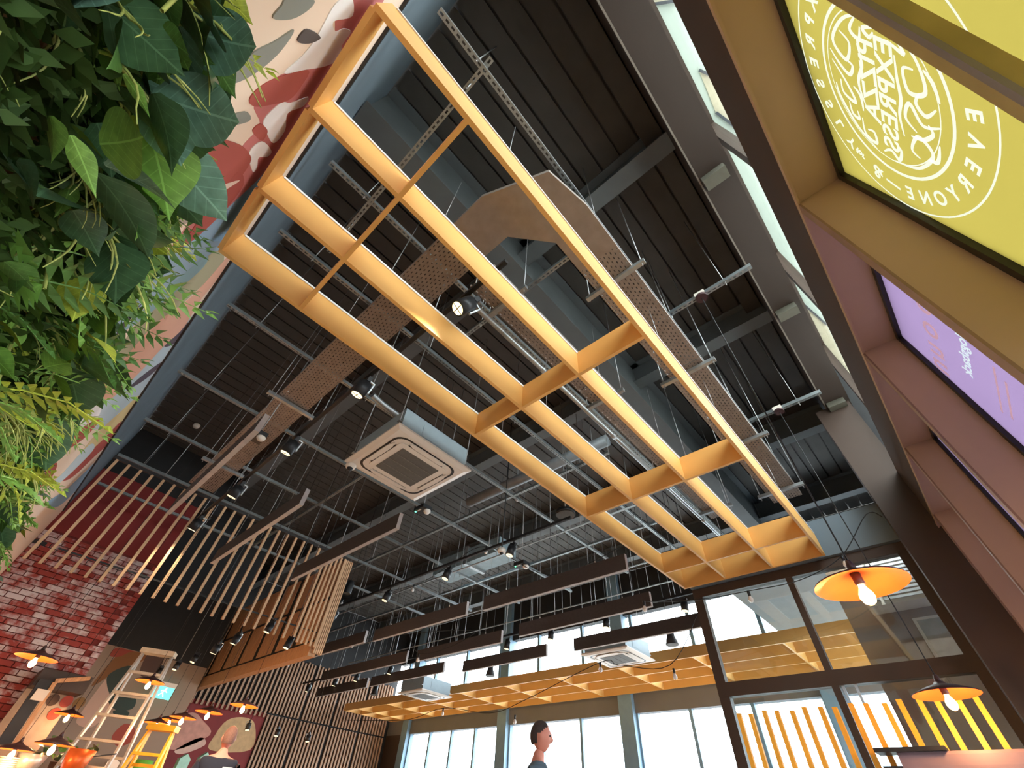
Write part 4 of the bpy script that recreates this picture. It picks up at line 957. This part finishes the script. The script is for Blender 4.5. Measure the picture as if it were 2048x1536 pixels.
b.build('cushion', mat('mauve_grey_vinyl', hexc(122, 102, 108), 0.5, 0, 0.08, 4.0), sb)
MB().box(4.84, 5.0, 0.62, 0.74, 0.0, 1.50).build('end_panel', M['black'], sb)
MB().box(4.83, 5.01, 0.32, 0.75, 1.575, 1.60).build('top_rail', M['black'], sb)
MB().box(4.2, 4.86, -0.18, 0.74, 0.0, 0.46).build('seat', mat('mauve_grey_vinyl', hexc(122, 102, 108), 0.5, 0, 0.08, 4.0), sb)

# ---- exit sign, kitchen things
p = PY(325, 1385, 11.6); o = empty('exit_sign', p, 'turquoise illuminated running-man exit sign over the kitchen', 'exit sign')
MB().box(p.x - 0.17, p.x + 0.17, p.y, p.y + 0.03, p.z - 0.09, p.z + 0.09).build('panel', mat('turquoise_sign', (0.05, 0.6, 0.5), 0.4, emit=(0.1, 0.75, 0.65), estr=1.2), o)
MB().box(p.x - 0.18, p.x + 0.18, p.y - 0.01, p.y + 0.04, p.z + 0.09, p.z + 0.16).build('housing', M['pale'], o)
wpic = mat('white_pictogram', (0.9, 0.95, 0.95), 0.5, emit=(0.8, 1, 0.95), estr=1.0)
for (x0, z0, x1, z1) in ((-0.05, -0.05, 0.0, 0.0), (0.0, 0.0, 0.04, -0.06), (0.0, 0.0, 0.02, 0.05), (0.02, 0.04, 0.07, 0.01), (0.02, 0.04, -0.04, 0.02)):
    MB().bar((p.x + x0, p.y - 0.003, p.z + z0), (p.x + x1, p.y - 0.003, p.z + z1), 0.014, 0.004, (0, 1, 0)).build('pictogram', wpic, o)
MB().cyl((p.x + 0.03, p.y - 0.005, p.z + 0.065), (p.x + 0.03, p.y - 0.001, p.z + 0.065), 0.014).build('pictogram', wpic, o)
MB().cyl((p.x, p.y + 0.015, p.z + 0.16), (p.x, p.y + 0.015, DECK), 0.006).build('drop_rod', M['wire'], o)

def ladder(lb, base, ang, hgt, wb_, wt_, splay, m, n, cap_m):
    o = empty('step_ladder', (base[0], base[1], 0), lb, 'ladder'); o.rotation_euler = (0, 0, ang)
    def P(s, t, front): return Vector((s * (wb_ / 2 + (wt_ - wb_) / 2 * t), (-splay if front else splay) * (1 - t), hgt * t))
    for s in (-1, 1):
        for fr in (True, False):
            k = MB().bar(P(s, 0, fr), P(s, 1, fr), 0.025, 0.065, (0, 1, 0)).build('rail', m); k.parent = o
    for q in range(n):
        t = (q + 1) / (n + 1)
        k = MB().bar(P(-1, t, True), P(1, t, True), 0.085, 0.028, (0, 0, 1)).build('tread', m); k.parent = o
    for t in (0.25, 0.55, 0.8):
        k = MB().bar(P(-1, t, False), P(1, t, False), 0.03, 0.03).build('rear_brace', m); k.parent = o
    k = MB().box(-wt_ / 2 - 0.03, wt_ / 2 + 0.03, -0.09, 0.09, hgt - 0.01, hgt + 0.05).build('top_cap', cap_m); k.parent = o
    return o
ladder('tall silver aluminium step ladder in front of the kitchen mural', (1.72, 9.0), math.radians(-28), 2.56, 0.66, 0.40, 0.55, M['aluminium'], 9, mat('cream_ladder_cap', hexc(214, 200, 176), 0.5))
ladder('yellow fibreglass step ladder beneath the glowing pendants', (2.05, 8.0), math.radians(-35), 1.66, 0.55, 0.28, 0.42, M['yellow_fg'], 6, M['yellow_fg'])

ho = empty('serving_hatch', (0.9, 9.6, 0), 'dark framed serving hatch with timber trim below the brick wall', 'serving hatch')
MB().box(0.62, 1.22, 9.55, 10.05, 2.02, 2.22).build('hood', mat('brown_black_hood', hexc(58, 46, 42), 0.5), ho)
MB().bar(PY(5, 1490, 9.5), PY(92, 1360, 9.5), 0.14, 0.10, (0, 1, 0)).build('raking_post', M['black'], ho)
MB().bar(PY(22, 1500, 9.45), PY(110, 1365, 9.45), 0.05, 0.04, (0, 1, 0)).build('timber_trim', M['plank'], ho)
MB().bar(PY(110, 1362, 9.5), PY(180, 1357, 9.5), 0.05, 0.05, (0, 1, 0)).build('timber_trim', M['plank'], ho)
p = PY(80, 1390, 9.42); MB().box(p.x - 0.07, p.x + 0.07, 9.40, 9.44, p.z - 0.06, p.z + 0.06).build('white_bracket', M['pale'], ho)
MB().box(0.62, 1.2, 9.96, 10.02, 1.0, 2.02).build('dotted_panel', mat('pale_hatch_panel', hexc(150, 136, 128), 0.7), ho)
for k, (px, py, rgb) in enumerate(((106, 1400, (70, 54, 50)), (133, 1403, (150, 62, 54)), (158, 1406, (110, 84, 50)), (108, 1428, (160, 64, 54)))):
    p = PY(px, py, 9.955); MB().cyl((p.x, 9.95, p.z), (p.x, 9.958, p.z), 0.07, n=20).build('painted_dot', mat('hatch_dot_%d' % k, hexc(*rgb), 0.7), ho)
tile = mat('terracotta_tile_front', hexc(170, 92, 66), 0.5); wtop = mat('pale_worktop', hexc(200, 190, 180), 0.4)
ct = empty('kitchen_counter', (0.3, 8.6, 0), 'terracotta tiled counter lit orange at the bottom left, below the brick wall', 'counter')
MB().box(-0.45, 1.0, 8.3, 8.95, 0.0, 1.12).build('cabinet', tile, ct)
MB().box(-0.5, 1.03, 8.26, 8.99, 1.12, 1.17).build('worktop', wtop, ct)
ct2 = empty('kitchen_counter', (2.5, 11.2, 0), 'terracotta tiled counter behind the ladders', 'counter')
MB().box(1.3, 3.55, 11.0, 11.6, 0.0, 1.12).build('cabinet', tile, ct2)
MB().box(1.25, 3.6, 10.95, 11.65, 1.12, 1.17).build('worktop', wtop, ct2)
random.seed(11)
PROP = [((25, 1510), 'stack of white plates on the kitchen counter at far left', 'plates', 'plates'), ((60, 1520), 'steel mixing bowl on the kitchen counter', 'bowl', 'bowl'), ((285, 1528), 'green round bowl between the yellow ladder legs', 'green', 'bowl'), ((225, 1525), 'white takeaway box stack behind the silver ladder', 'box', 'box'), ((370, 1515), 'pale turquoise carton right of the yellow ladder', 'carton', 'carton'), ((410, 1512), 'second turquoise carton beside the person in navy', 'carton', 'carton'), ((160, 1510), 'orange copper pan left of the silver ladder', 'pan', 'pan')]
for (px, py), lb, kd, cat in PROP:
    yc_ = 8.6 if px < 180 else 11.25; p = PY(px, py, yc_); z = 1.17
    nm = {'plates': 'plate_stack', 'bowl': 'mixing_bowl', 'green': 'green_bowl', 'box': 'takeaway_box', 'carton': 'carton', 'pan': 'copper_pan'}[kd]
    o = empty(nm, (p.x, yc_, z), lb, cat)
    L = Vector((p.x, yc_, z))
    hgt = max(0.1, p.z - z + 0.05)
    if kd == 'plates':
        for q in range(6): MB().lathe([(0, 0.0), (0.07, 0.002), (0.12, 0.02), (0.115, 0.022), (0.0, 0.006)], 20, L + Vector((0, 0, q * 0.018))).build('plate', M['pale'], o)
    elif kd in ('bowl', 'green', 'pan'):
        mm = {'bowl': M['aluminium'], 'green': mat('green_plastic', hexc(110, 180, 70), 0.4), 'pan': M['copper']}[kd]
        MB().lathe([(0, 0.0), (0.09, 0.0), (0.13, hgt * 0.5), (0.15, hgt), (0.145, hgt), (0.12, hgt * 0.5), (0.0, 0.012)], 22, L).build('bowl_shell', mm, o)
        if kd == 'pan': MB().bar(L + Vector((0.14, 0, hgt * 0.8)), L + Vector((0.36, -0.05, hgt)), 0.025, 0.012).build('handle', M['black'], o)
    else:
        mm = M['pale'] if kd == 'box' else mat('turquoise_card', hexc(150, 200, 190), 0.6)
        MB().box(L.x - 0.09, L.x + 0.09, L.y - 0.07, L.y + 0.07, z, z + hgt * 0.85).build('box_body', mm, o)
        MB().prism([(L.x - 0.095, L.y - 0.075, z + hgt * 0.85), (L.x + 0.095, L.y - 0.075, z + hgt * 0.85), (L.x, L.y - 0.075, z + hgt)], (0, 0.15, 0)).build('lid', mm, o)

# ---- living wall of trailing plants on the mural wall
random.seed(23)
def leaf_mesh(name, outline, m, curl=0.25, fold=0.18):
    """outline: half widths along length 0..1; a cupped leaf with a midrib, pointing along +x"""
    outline = [p_[0] for p_ in crom([(v_,) for v_ in outline], 3, False)]; outline[-1] = 0.0
    n = len(outline); V = []; F = []
    for i, wv in enumerate(outline):
        t = i / (n - 1); z = -curl * t * t
        V += [(t, -wv, z + fold * wv), (t, -wv * 0.5, z + fold * wv * 0.3), (t, 0, z), (t, wv * 0.5, z + fold * wv * 0.3), (t, wv, z + fold * wv)]
    for i in range(n - 1):
        for k in range(4): F.append((5 * i + k, 5 * i + k + 1, 5 * i + 6 + k, 5 * i + 5 + k))
    me = bpy.data.meshes.new(name); me.from_pydata(V, [], F); me.polygons.foreach_set('use_smooth', [True] * len(F)); me.materials.append(m); return me
def lmat(name, rgb, rough=0.4, var=0.25):
    m = mat(name, rgb, rough, 0, var, 5.0, 0.1, spec=0.5); nt = m.node_tree
    def K(op, a, b=None):
        k = nt.nodes.new('ShaderNodeMath'); k.operation = op
        for i, v in enumerate((a, b)):
            if v is None: continue
            if isinstance(v, (int, float)): k.inputs[i].default_value = v
            else: nt.links.new(v, k.inputs[i])
        return k.outputs[0]
    tc = nt.nodes.new('ShaderNodeTexCoord'); sx = nt.nodes.new('ShaderNodeSeparateXYZ'); nt.links.new(tc.outputs['Object'], sx.inputs[0])
    ay = K('ABSOLUTE', sx.outputs['Y'])
    side = K('LESS_THAN', K('FRACT', K('MULTIPLY', K('SUBTRACT', sx.outputs['X'], K('MULTIPLY', ay, 0.8)), 7.0)), 0.10)
    vein = K('MAXIMUM', K('LESS_THAN', ay, 0.012), K('MULTIPLY', side, 0.45))
    mx = nt.nodes.new('ShaderNodeMix'); mx.data_type = 'RGBA'
    b = nt.nodes['Principled BSDF']; src = b.inputs['Base Color'].links[0].from_socket
    nt.links.new(K('MULTIPLY', vein, 0.6), mx.inputs[0]); nt.links.new(src, mx.inputs[6]); mx.inputs[7].default_value = (*[min(1, c * 2.0 + 0.05) for c in rgb], 1)
    nt.links.new(mx.outputs[2], b.inputs['Base Color'])
    b.inputs['Subsurface Weight'].default_value = 0.0
    return m
GREEN = lmat('mid_green_leaf', hexc(118, 160, 72)); DARK = lmat('dark_glossy_leaf', hexc(70, 102, 70), 0.28); BLUEG = lmat('blue_green_leaf', hexc(112, 148, 128), 0.25)
LIME = lmat('lime_leaf', hexc(176, 188, 70)); YEL = lmat('yellow_leaf', hexc(206, 166, 44)); TEND = lmat('pale_green_tendril', hexc(180, 188, 104), 0.5); DEEPG = lmat('deep_green_leaf', hexc(78, 116, 54), 0.45)
heart = [0.12, 0.36, 0.42, 0.38, 0.26, 0.10, 0.0]; lance = [0.05, 0.15, 0.2, 0.18, 0.12, 0.05, 0.0]; oval = [0.06, 0.28, 0.36, 0.37, 0.32, 0.2, 0.0]
LM = {'heart_green': leaf_mesh('leaf', heart, GREEN), 'heart_dark': leaf_mesh('leaf', heart, DARK), 'heart_lime': leaf_mesh('leaf', heart, LIME), 'oval_blue': leaf_mesh('leaf', oval, BLUEG, 0.35), 'oval_dark': leaf_mesh('leaf', oval, DARK, 0.3),
      'lance_green': leaf_mesh('leaf', lance, GREEN), 'lance_lime': leaf_mesh('leaf', lance, TEND, 0.4), 'heart_yellow': leaf_mesh('leaf', heart, YEL), 'heart_deep': leaf_mesh('leaf', heart, DEEPG)}
def frond_mesh(name, m, n=11, w_=0.30):
    b = MB(); b.tube([(0, 0, 0), (0.3, 0, 0.06), (0.65, 0, 0.02), (1.0, 0, -0.18)], [0.012, 0.01, 0.007, 0.003], 4)
    for i in range(n):
        t = 0.12 + 0.86 * i / (n - 1); z = 0.06 * math.sin(t * 3) - 0.2 * t ** 3; l = w_ * math.sin(PI * (0.15 + 0.85 * t)) + 0.02
        for s in (-1, 1):
            b.add([(t, 0, z), (t + 0.05, s * l * 0.5, z + 0.02), (t + 0.09, s * l, z - 0.04), (t - 0.015, s * l * 0.5, z + 0.01)], [(0, 1, 2, 3)])
    me = bpy.data.meshes.new(name); me.from_pydata(b.v, [], b.f); me.materials.append(m); return me
FR = {'green': frond_mesh('frond', GREEN), 'lime': frond_mesh('frond', LIME), 'deep': frond_mesh('frond', DEEPG)}
def tendril_mesh(name, seed, m):
    rg = random.Random(seed); b = MB()
    for q in range(6):
        p = Vector((0, 0, 0)); d = Vector((rg.uniform(0.5, 1), rg.uniform(-0.6, 0.6), rg.uniform(-0.2, 0.6))).normalized(); pts = [p.copy()]
        for i in range(7):
            d = (d + Vector((rg.uniform(-.25, .25), rg.uniform(-.3, .3), -0.22))).normalized(); p = p + d * 0.16; pts.append(p.copy())
        b.tube(pts, [0.022 * (1 - i / 9) for i in range(len(pts))], 5)
    me = bpy.data.meshes.new(name); me.from_pydata(b.v, [], b.f); me.polygons.foreach_set('use_smooth', b.sm); me.materials.append(m); return me
TM = [tendril_mesh('tendril', s, TEND) for s in range(4)]
def place(me, name, parent, pos, d, size, roll):
    d = d.normalized(); up = Vector((0, 0, 1)); y = up.cross(d); y = y.normalized() if y.length > 1e-3 else Vector((0, 1, 0)); z = d.cross(y)
    R = Matrix((d, y, z)).transposed() @ Matrix.Rotation(roll, 3, 'X')
    o = bpy.data.objects.new(name, me); col.objects.link(o); o.parent = parent
    mt = (R @ Matrix.Diagonal((size, size, size))).to_4x4(); mt.translation = pos - root_loc(parent); o.matrix_local = mt
    return o
# timber backing boards
lb_ = empty('planter_board', (XW, 3.5, 1.0), 'timber backing boards of the living wall showing between leaves', 'planter')
for q in range(5): MB().box(XW + 0.03, XW + 0.06, -0.2, 8.0, 1.10 + q * 0.19, 1.27 + q * 0.19).build('board', M['plank'], lb_)
def edge_top(y):                         # height of the top of the greenery along the wall
    return 2.68 + 0.05 * math.sin(y * 2.3) + 0.04 * math.sin(y * 5.1 + 1)
def zlim(x, y):
    r = 0.355 if y < 0.5 else (0.355 - 0.035 * min(1, (y - 0.5) / 0.9) - 0.02 * min(1, max(0, y - 3.0)))
    return 0.93 + abs(x + 0.045) / r
def plant(lb, cat, y0, y1, z0, z1, kinds, n, size, name, out=0.30):
    cy = (y0 + y1) / 2; cz = (z0 + z1) / 2
    o = empty(name, (XW + 0.06, cy, z0), lb, cat)
    for i in range(n):
        y = random.uniform(y0, y1); xo = XW + random.uniform(0.10, out); z = random.uniform(z0, z1) * 1.0; z = min(z, zlim(xo, y) - 0.12 * random.random() ** 2)
        kd = random.choice(kinds)
        d = Vector((random.uniform(0.25, 1.0), random.uniform(-0.8, 0.8), random.uniform(-0.9, 0.35)))
        s = size * random.uniform(0.7, 1.3)
        if kd.startswith('frond'): place(FR[kd[6:]], 'frond', o, Vector((xo - 0.08, y, z)), d + Vector((0.3, 0, 0.5)), s * 2.2, random.uniform(-0.5, 0.5))
        elif kd == 'tendril': place(random.choice(TM), 'tendril', o, Vector((xo - 0.06, y, z)), d + Vector((0.3, 0, 0.3)), s * 1.7, random.uniform(-1, 1))
        else: place(LM[kd], 'leaf', o, Vector((xo, y, z)), d, s, random.uniform(-0.6, 0.6))
    # stems back to the board
    for i in range(6):
        y = random.uniform(y0, y1); z = min(random.uniform(z0, z1), zlim(XW + out, y))
        MB().tube([(XW + 0.06, cy + (y - cy) * 0.5, cz), (XW + 0.16, y, (z + cz) / 2 + 0.05), (XW + out * 0.9, y, z)], [0.006, 0.005, 0.003], 5).build('stem', TEND, o)
    return o
zt = edge_top
plant('broad blue-green leaved vine at the upper left corner', 'plant', 0.35, 0.85, 1.75, 2.45, ['oval_blue', 'heart_green', 'oval_dark', 'heart_dark'], 42, 0.13, 'trailing_vine', 0.26)
plant('tangle of pale tendrils at the top of the living wall nearest the camera', 'plant', 0.40, 1.0, 2.25, 2.62, ['tendril', 'tendril', 'heart_lime', 'frond_lime', 'heart_deep'], 34, 0.085, 'tendril_plant', 0.24)
plant('dark glossy philodendron in the middle of the near living wall', 'plant', 0.75, 1.35, 1.85, 2.55, ['oval_dark', 'heart_dark', 'heart_deep', 'tendril'], 48, 0.13, 'philodendron', 0.25)
plant('bright green fern bush below the dark philodendron', 'plant', 1.0, 1.6, 1.55, 2.15, ['frond_green', 'heart_green', 'frond_deep', 'heart_lime'], 44, 0.12, 'fern', 0.26)
plant('fern sprays edging the living wall against the red mural shape', 'plant', 1.0, 1.7, 2.30, 2.60, ['frond_lime', 'heart_deep', 'heart_green', 'oval_dark'], 34, 0.095, 'fern', 0.22)
plant('large dark notched leaf plant sticking out over the blue mural band', 'plant', 1.5, 2.0, 2.15, 2.60, ['oval_dark', 'heart_dark', 'heart_green'], 26, 0.16, 'philodendron', 0.26)
plant('yellow-green grassy tendrils in the lower middle of the living wall', 'plant', 1.7, 2.5, 1.85, 2.60, ['tendril', 'tendril', 'lance_lime', 'tendril', 'frond_lime', 'heart_deep'], 70, 0.11, 'tendril_plant', 0.26)
plant('dense lime ferns at the left edge, lower middle', 'plant', 1.5, 2.4, 1.60, 2.15, ['frond_lime', 'frond_green', 'heart_lime'], 46, 0.11, 'fern', 0.26)
plant('vine with orange-yellow leaves hanging before the white mural area', 'plant', 2.3, 3.1, 2.05, 2.62, ['heart_yellow', 'heart_green', 'heart_deep', 'lance_green'], 38, 0.09, 'trailing_vine', 0.24)
plant('olive leafy bush along the lower left edge', 'plant', 2.4, 3.6, 1.75, 2.45, ['heart_lime', 'heart_deep', 'heart_dark', 'frond_green'], 60, 0.11, 'leafy_bush', 0.28)
plant('dark rounded-leaf ivy low on the living wall', 'plant', 3.4, 4.8, 1.8, 2.60, ['heart_deep', 'oval_dark', 'heart_green', 'oval_blue'], 64, 0.12, 'ivy', 0.26)
plant('pale mottled bush at the far end of the living wall', 'plant', 4.6, 6.4, 1.85, 2.62, ['heart_lime', 'heart_deep', 'oval_blue', 'heart_yellow'], 64, 0.13, 'leafy_bush', 0.26)
plant('small-leaved ivy filling the top left edge behind the broad leaves', 'plant', 0.25, 0.95, 1.55, 2.25, ['heart_deep', 'heart_green', 'heart_dark', 'tendril', 'lance_green'], 90, 0.075, 'ivy', 0.24)
plant('leafy green tangle along the left edge under the tendrils', 'plant', 0.9, 1.7, 1.5, 2.1, ['heart_green', 'heart_lime', 'tendril', 'frond_green', 'heart_deep'], 70, 0.08, 'leafy_bush', 0.25)
# fine moss and small leaves behind the larger plants: beyond counting
b = MB()
for i in range(22000):
    y = 0.2 + 7.0 * random.random() ** 1.5; xo = XW + random.uniform(0.06, 0.17); z = random.uniform(1.3, min(2.6, zlim(xo, y)))
    d = Vector((random.uniform(0.2, 1), random.uniform(-1, 1), random.uniform(-1, 0.5))).normalized(); s = random.uniform(0.025, 0.05) + 0.04 * min(1, y / 3)
    u = d.cross(Vector((0.3, 0.2, 1))).normalized(); p = Vector((xo, y, z))
    b.add([p, p + d * s * 0.5 + u * s * 0.25, p + d * s, p + d * s * 0.5 - u * s * 0.25], [(0, 1, 2, 3)])
tag(b.build('moss_leaves', lmat('mossy_green', hexc(64, 92, 40), 0.6, 0.5), lb_), kind='stuff')

p = PY(165, 1462, 9.35); o = empty('herb_pot', (p.x, 9.35, 1.17), 'dark green leafy herb pots under the serving hatch beside the ladder', 'plant')
MB().lathe([(0, 0), (0.10, 0), (0.13, 0.14), (0.12, 0.14), (0.10, 0.1), (0, 0.1)], 18, Vector((p.x, 9.35, 1.17))).build('pot', mat('brown_pot', hexc(90, 62, 44), 0.7), o)
for i in range(46): place(LM[random.choice(['heart_deep', 'heart_dark', 'lance_green'])], 'leaf', o, Vector((p.x + random.uniform(-0.3, 0.3), 9.35 + random.uniform(-0.1, 0.1), 1.30 + random.uniform(0, 0.22))), Vector((random.uniform(-1, 1), random.uniform(-1, 0.4), random.uniform(-0.2, 0.8))), random.uniform(0.09, 0.16), random.uniform(-0.6, 0.6))
hs = empty('shelf', (p.x, 9.4, 1.12), 'small dark shelf carrying the herb pot at the serving hatch', 'shelf')
MB().box(p.x - 0.35, p.x + 0.35, 9.2, 9.52, 1.13, 1.17).build('board', M['plank'], hs)
for sx_ in (-0.3, 0.3): MB().box(p.x + sx_ - 0.02, p.x + sx_ + 0.02, 9.22, 9.5, 0.0, 1.13).build('leg', M['black'], hs)

# ---- people
def person(lb, loc, face_ang, height, shirt_m, hair_m, trouser_m, lean=0.0):
    o = empty('person', (loc[0], loc[1], 0), lb, 'person'); o.rotation_euler = (0, 0, face_ang)
    s = height / 1.78
    def skin(name, chain, edges, m, root=0, sub=2):
        me = bpy.data.meshes.new(name); me.from_pydata([tuple(Vector(p[:3]) * s) for p in chain], edges, [])
        t = bpy.data.objects.new(name, me); col.objects.link(t)
        md = t.modifiers.new('skin', 'SKIN'); md.use_smooth_shade = True
        if not me.skin_vertices: pass
        for i, v in enumerate(me.skin_vertices[0].data): v.radius = (chain[i][3] * s, chain[i][4] * s); v.use_root = (i == root)
        sb_ = t.modifiers.new('sub', 'SUBSURF'); sb_.levels = sub; sb_.render_levels = sub
        bpy.context.view_layer.update()
        nm = bpy.data.meshes.new_from_object(t.evaluated_get(bpy.context.evaluated_depsgraph_get()))
        bpy.data.objects.remove(t)
        nm.materials.clear(); nm.materials.append(m); nm.polygons.foreach_set('use_smooth', [True] * len(nm.polygons))
        return nm
    sk = mat('warm_skin', hexc(196, 128, 110), 0.55, 0, 0.06, 6.0)
    # x = facing direction, y = left
    body = [(0, 0, 0.95, .13, .16), (0, 0, 1.12, .12, .15), (0.0, 0, 1.30, .13, .17), (0.0, 0, 1.42, .10, .15), (0.01, 0, 1.50, .058, .058), (0.03, 0, 1.58, .055, .055),
            (0, .18, 1.42, .06, .06), (-0.02, .24, 1.18, .045, .045), (0.06, .25, 0.94, .035, .035), (0.09, .25, 0.86, .03, .018),
            (0, -.18, 1.42, .06, .06), (-0.02, -.24, 1.18, .045, .045), (0.06, -.25, 0.94, .035, .035), (0.09, -.25, 0.86, .03, .018),
            (0, .09, 0.86, .09, .09), (0.01, .10, 0.48, .06, .06), (-0.02, .10, 0.09, .042, .042), (0.12, .10, 0.035, .035, .045),
            (0, -.09, 0.86, .09, .09), (0.01, -.10, 0.48, .06, .06), (-0.02, -.10, 0.09, .042, .042), (0.12, -.10, 0.035, .035, .045)]
    E_ = [(0, 1), (1, 2), (2, 3), (3, 4), (4, 5), (3, 6), (6, 7), (7, 8), (8, 9), (3, 10), (10, 11), (11, 12), (12, 13), (0, 14), (14, 15), (15, 16), (16, 17), (0, 18), (18, 19), (19, 20), (20, 21)]
    # fingers: five short chains rooted in each palm
    for sgn, palm in ((1, 9), (-1, 13)):
        for q in range(4):
            bx = 0.06 + 0.02 * q; z0 = 0.86 - 0.03; k = len(body)
            body += [(bx, sgn * .255, 0.80, .009, .009), (bx - 0.004, sgn * .245, 0.80 - 0.035 - (0.008 if q in (1, 2) else 0), .008, .008), (bx - 0.012, sgn * .23, 0.745 - (0.008 if q in (1, 2) else 0), .007, .007)]
            E_ += [(palm, k), (k, k + 1), (k + 1, k + 2)]
        k = len(body); body += [(0.125, sgn * .245, 0.845, .010, .010), (0.14, sgn * .235, 0.81, .009, .009)]; E_ += [(palm, k), (k, k + 1)]
    nm = skin('body', body, E_, sk)
    bm = bmesh.new(); bm.from_mesh(nm)
    # head: a shaped ellipsoid with brow, nose, lips, chin and eye hollows
    hb = bmesh.new(); bmesh.ops.create_uvsphere(hb, u_segments=40, v_segments=28, radius=1.0)
    for v in hb.verts:
        x, y, z = v.co
        X = x * 0.098; Y = y * 0.076; Z = z * 0.118
        f_ = max(0.0, x)
        if z < -0.1: Y *= 1 - 0.28 * min(1, (-z - 0.1)); X *= 1 - 0.10 * min(1, -z) if x > 0 else 1 - 0.42 * min(1, -z)
        g = lambda cy, cz, sy, sz: math.exp(-((y - cy) / sy) ** 2 - ((z - cz) / sz) ** 2)
        X += f_ * (0.030 * g(0, -0.22, 0.16, 0.16) + 0.014 * g(0, 0.02, 0.14, 0.18) + 0.008 * g(0, 0.25, 0.5, 0.1) + 0.010 * g(0, -0.56, 0.3, 0.09) + 0.014 * g(0, -0.85, 0.35, 0.14))
        X -= f_ * (0.012 * (g(0.38, 0.06, 0.2, 0.11) + g(-0.38, 0.06, 0.2, 0.11)) + 0.006 * g(0, -0.42, 0.3, 0.05))
        Y += (1 if y > 0 else -1) * 0.012 * math.exp(-((x + 0.05) / 0.16) ** 2 - ((z + 0.02) / 0.26) ** 2)   # ears
        v.co = Vector((X + 0.035, Y, Z + 1.665)) * s
    tmp = bpy.data.meshes.new('tmp'); hb.to_mesh(tmp); hb.free()
    for p_ in tmp.polygons: p_.use_smooth = True
    bm.from_mesh(tmp); bm.to_mesh(nm); bm.free()
    bo = bpy.data.objects.new('body', nm); col.objects.link(bo); bo.parent = o
    # hair cap
    hb = bmesh.new(); bmesh.ops.create_uvsphere(hb, u_segments=32, v_segments=24, radius=1.0)
    kill = [v for v in hb.verts if not (v.co.z > 0.12 + 0.55 * max(0, v.co.x) or (v.co.x < -0.25 and v.co.z > -0.55))]
    bmesh.ops.delete(hb, geom=kill, context='VERTS')
    for v in hb.verts:
        x, y, z = v.co; v.co = Vector((x * 0.103 + 0.033, y * 0.081, z * 0.124 + 1.668)) * s
    hm = bpy.data.meshes.new('hair'); hb.to_mesh(hm); hb.free(); hm.materials.append(hair_m)
    for p_ in hm.polygons: p_.use_smooth = True
    hh = bpy.data.objects.new('hair', hm); col.objects.link(hh); hh.parent = bo
    for sgn in (-1, 1):
        e = MB().lathe([(0, 0.009), (0.008, 0.005), (0.009, 0), (0.008, -0.005), (0, -0.009)], 10).build('eye', mat('dark_eye', (0.03, 0.02, 0.02), 0.2)); e.parent = bo; e.location = Vector((0.121, sgn * 0.030, 1.672)) * s
    sh = [(0, 0, 0.93, .15, .18), (0, 0, 1.12, .14, .17), (0, 0, 1.30, .148, .19), (0, 0, 1.425, .115, .165), (0.005, 0, 1.475, .078, .085), (0, .19, 1.42, .078, .078), (-0.015, .235, 1.24, .066, .066), (0, -.19, 1.42, .078, .078), (-0.015, -.235, 1.24, .066, .066)]
    sm_ = skin('t_shirt', sh, [(0, 1), (1, 2), (2, 3), (3, 4), (3, 5), (5, 6), (3, 7), (7, 8)], shirt_m)
    so = bpy.data.objects.new('t_shirt', sm_); col.objects.link(so); so.parent = o
    tr_ = [(0, 0, 0.98, .14, .165), (0, .09, 0.84, .105, .105), (0.01, .10, 0.48, .08, .08), (-0.02, .10, 0.10, .07, .07), (0, -.09, 0.84, .105, .105), (0.01, -.10, 0.48, .08, .08), (-0.02, -.10, 0.10, .07, .07)]
    tm_ = skin('trousers', tr_, [(0, 1), (1, 2), (2, 3), (0, 4), (4, 5), (5, 6)], trouser_m)
    to = bpy.data.objects.new('trousers', tm_); col.objects.link(to); to.parent = o
    for sgn in (-1, 1):
        b = MB().prism([(x, sgn * 0.10 - 0.045, z) for x, z in ((-0.09, 0), (0.19, 0), (0.2, 0.04), (0.1, 0.09), (0.0, 0.12), (-0.09, 0.11))], (0, 0.09, 0)).build('shoe', M['black']); b.parent = o; b.scale = (s, s, s)
    return o, s
navy = mat('navy_t_shirt', hexc(27, 28, 42), 0.85, 0, 0.08, 20); slateT = mat('slate_t_shirt', hexc(74, 90, 102), 0.85, 0, 0.08, 20)
hairm = mat('short_dark_hair', hexc(56, 46, 44), 0.8, 0, 0.2, 60); hair2 = mat('cropped_brown_hair', hexc(112, 76, 64), 0.8, 0, 0.2, 60); jeans = mat('dark_jeans', hexc(44, 48, 62), 0.85)
person('person in a slate t-shirt seen in profile before the far windows', (4.04, 3.36), math.atan2(-0.72, 0.69), 1.785, slateT, hairm, jeans)
o2, s2 = person('person in a navy t-shirt seen from behind near the slatted wall', (2.62, 7.22), math.radians(75), 1.74, navy, hair2, jeans)
k = MB().box(-0.165, -0.160, -0.16, -0.05, 1.26, 1.36).build('shirt_print', mat('pale_shirt_print', hexc(180, 182, 190), 0.8)); k.parent = o2
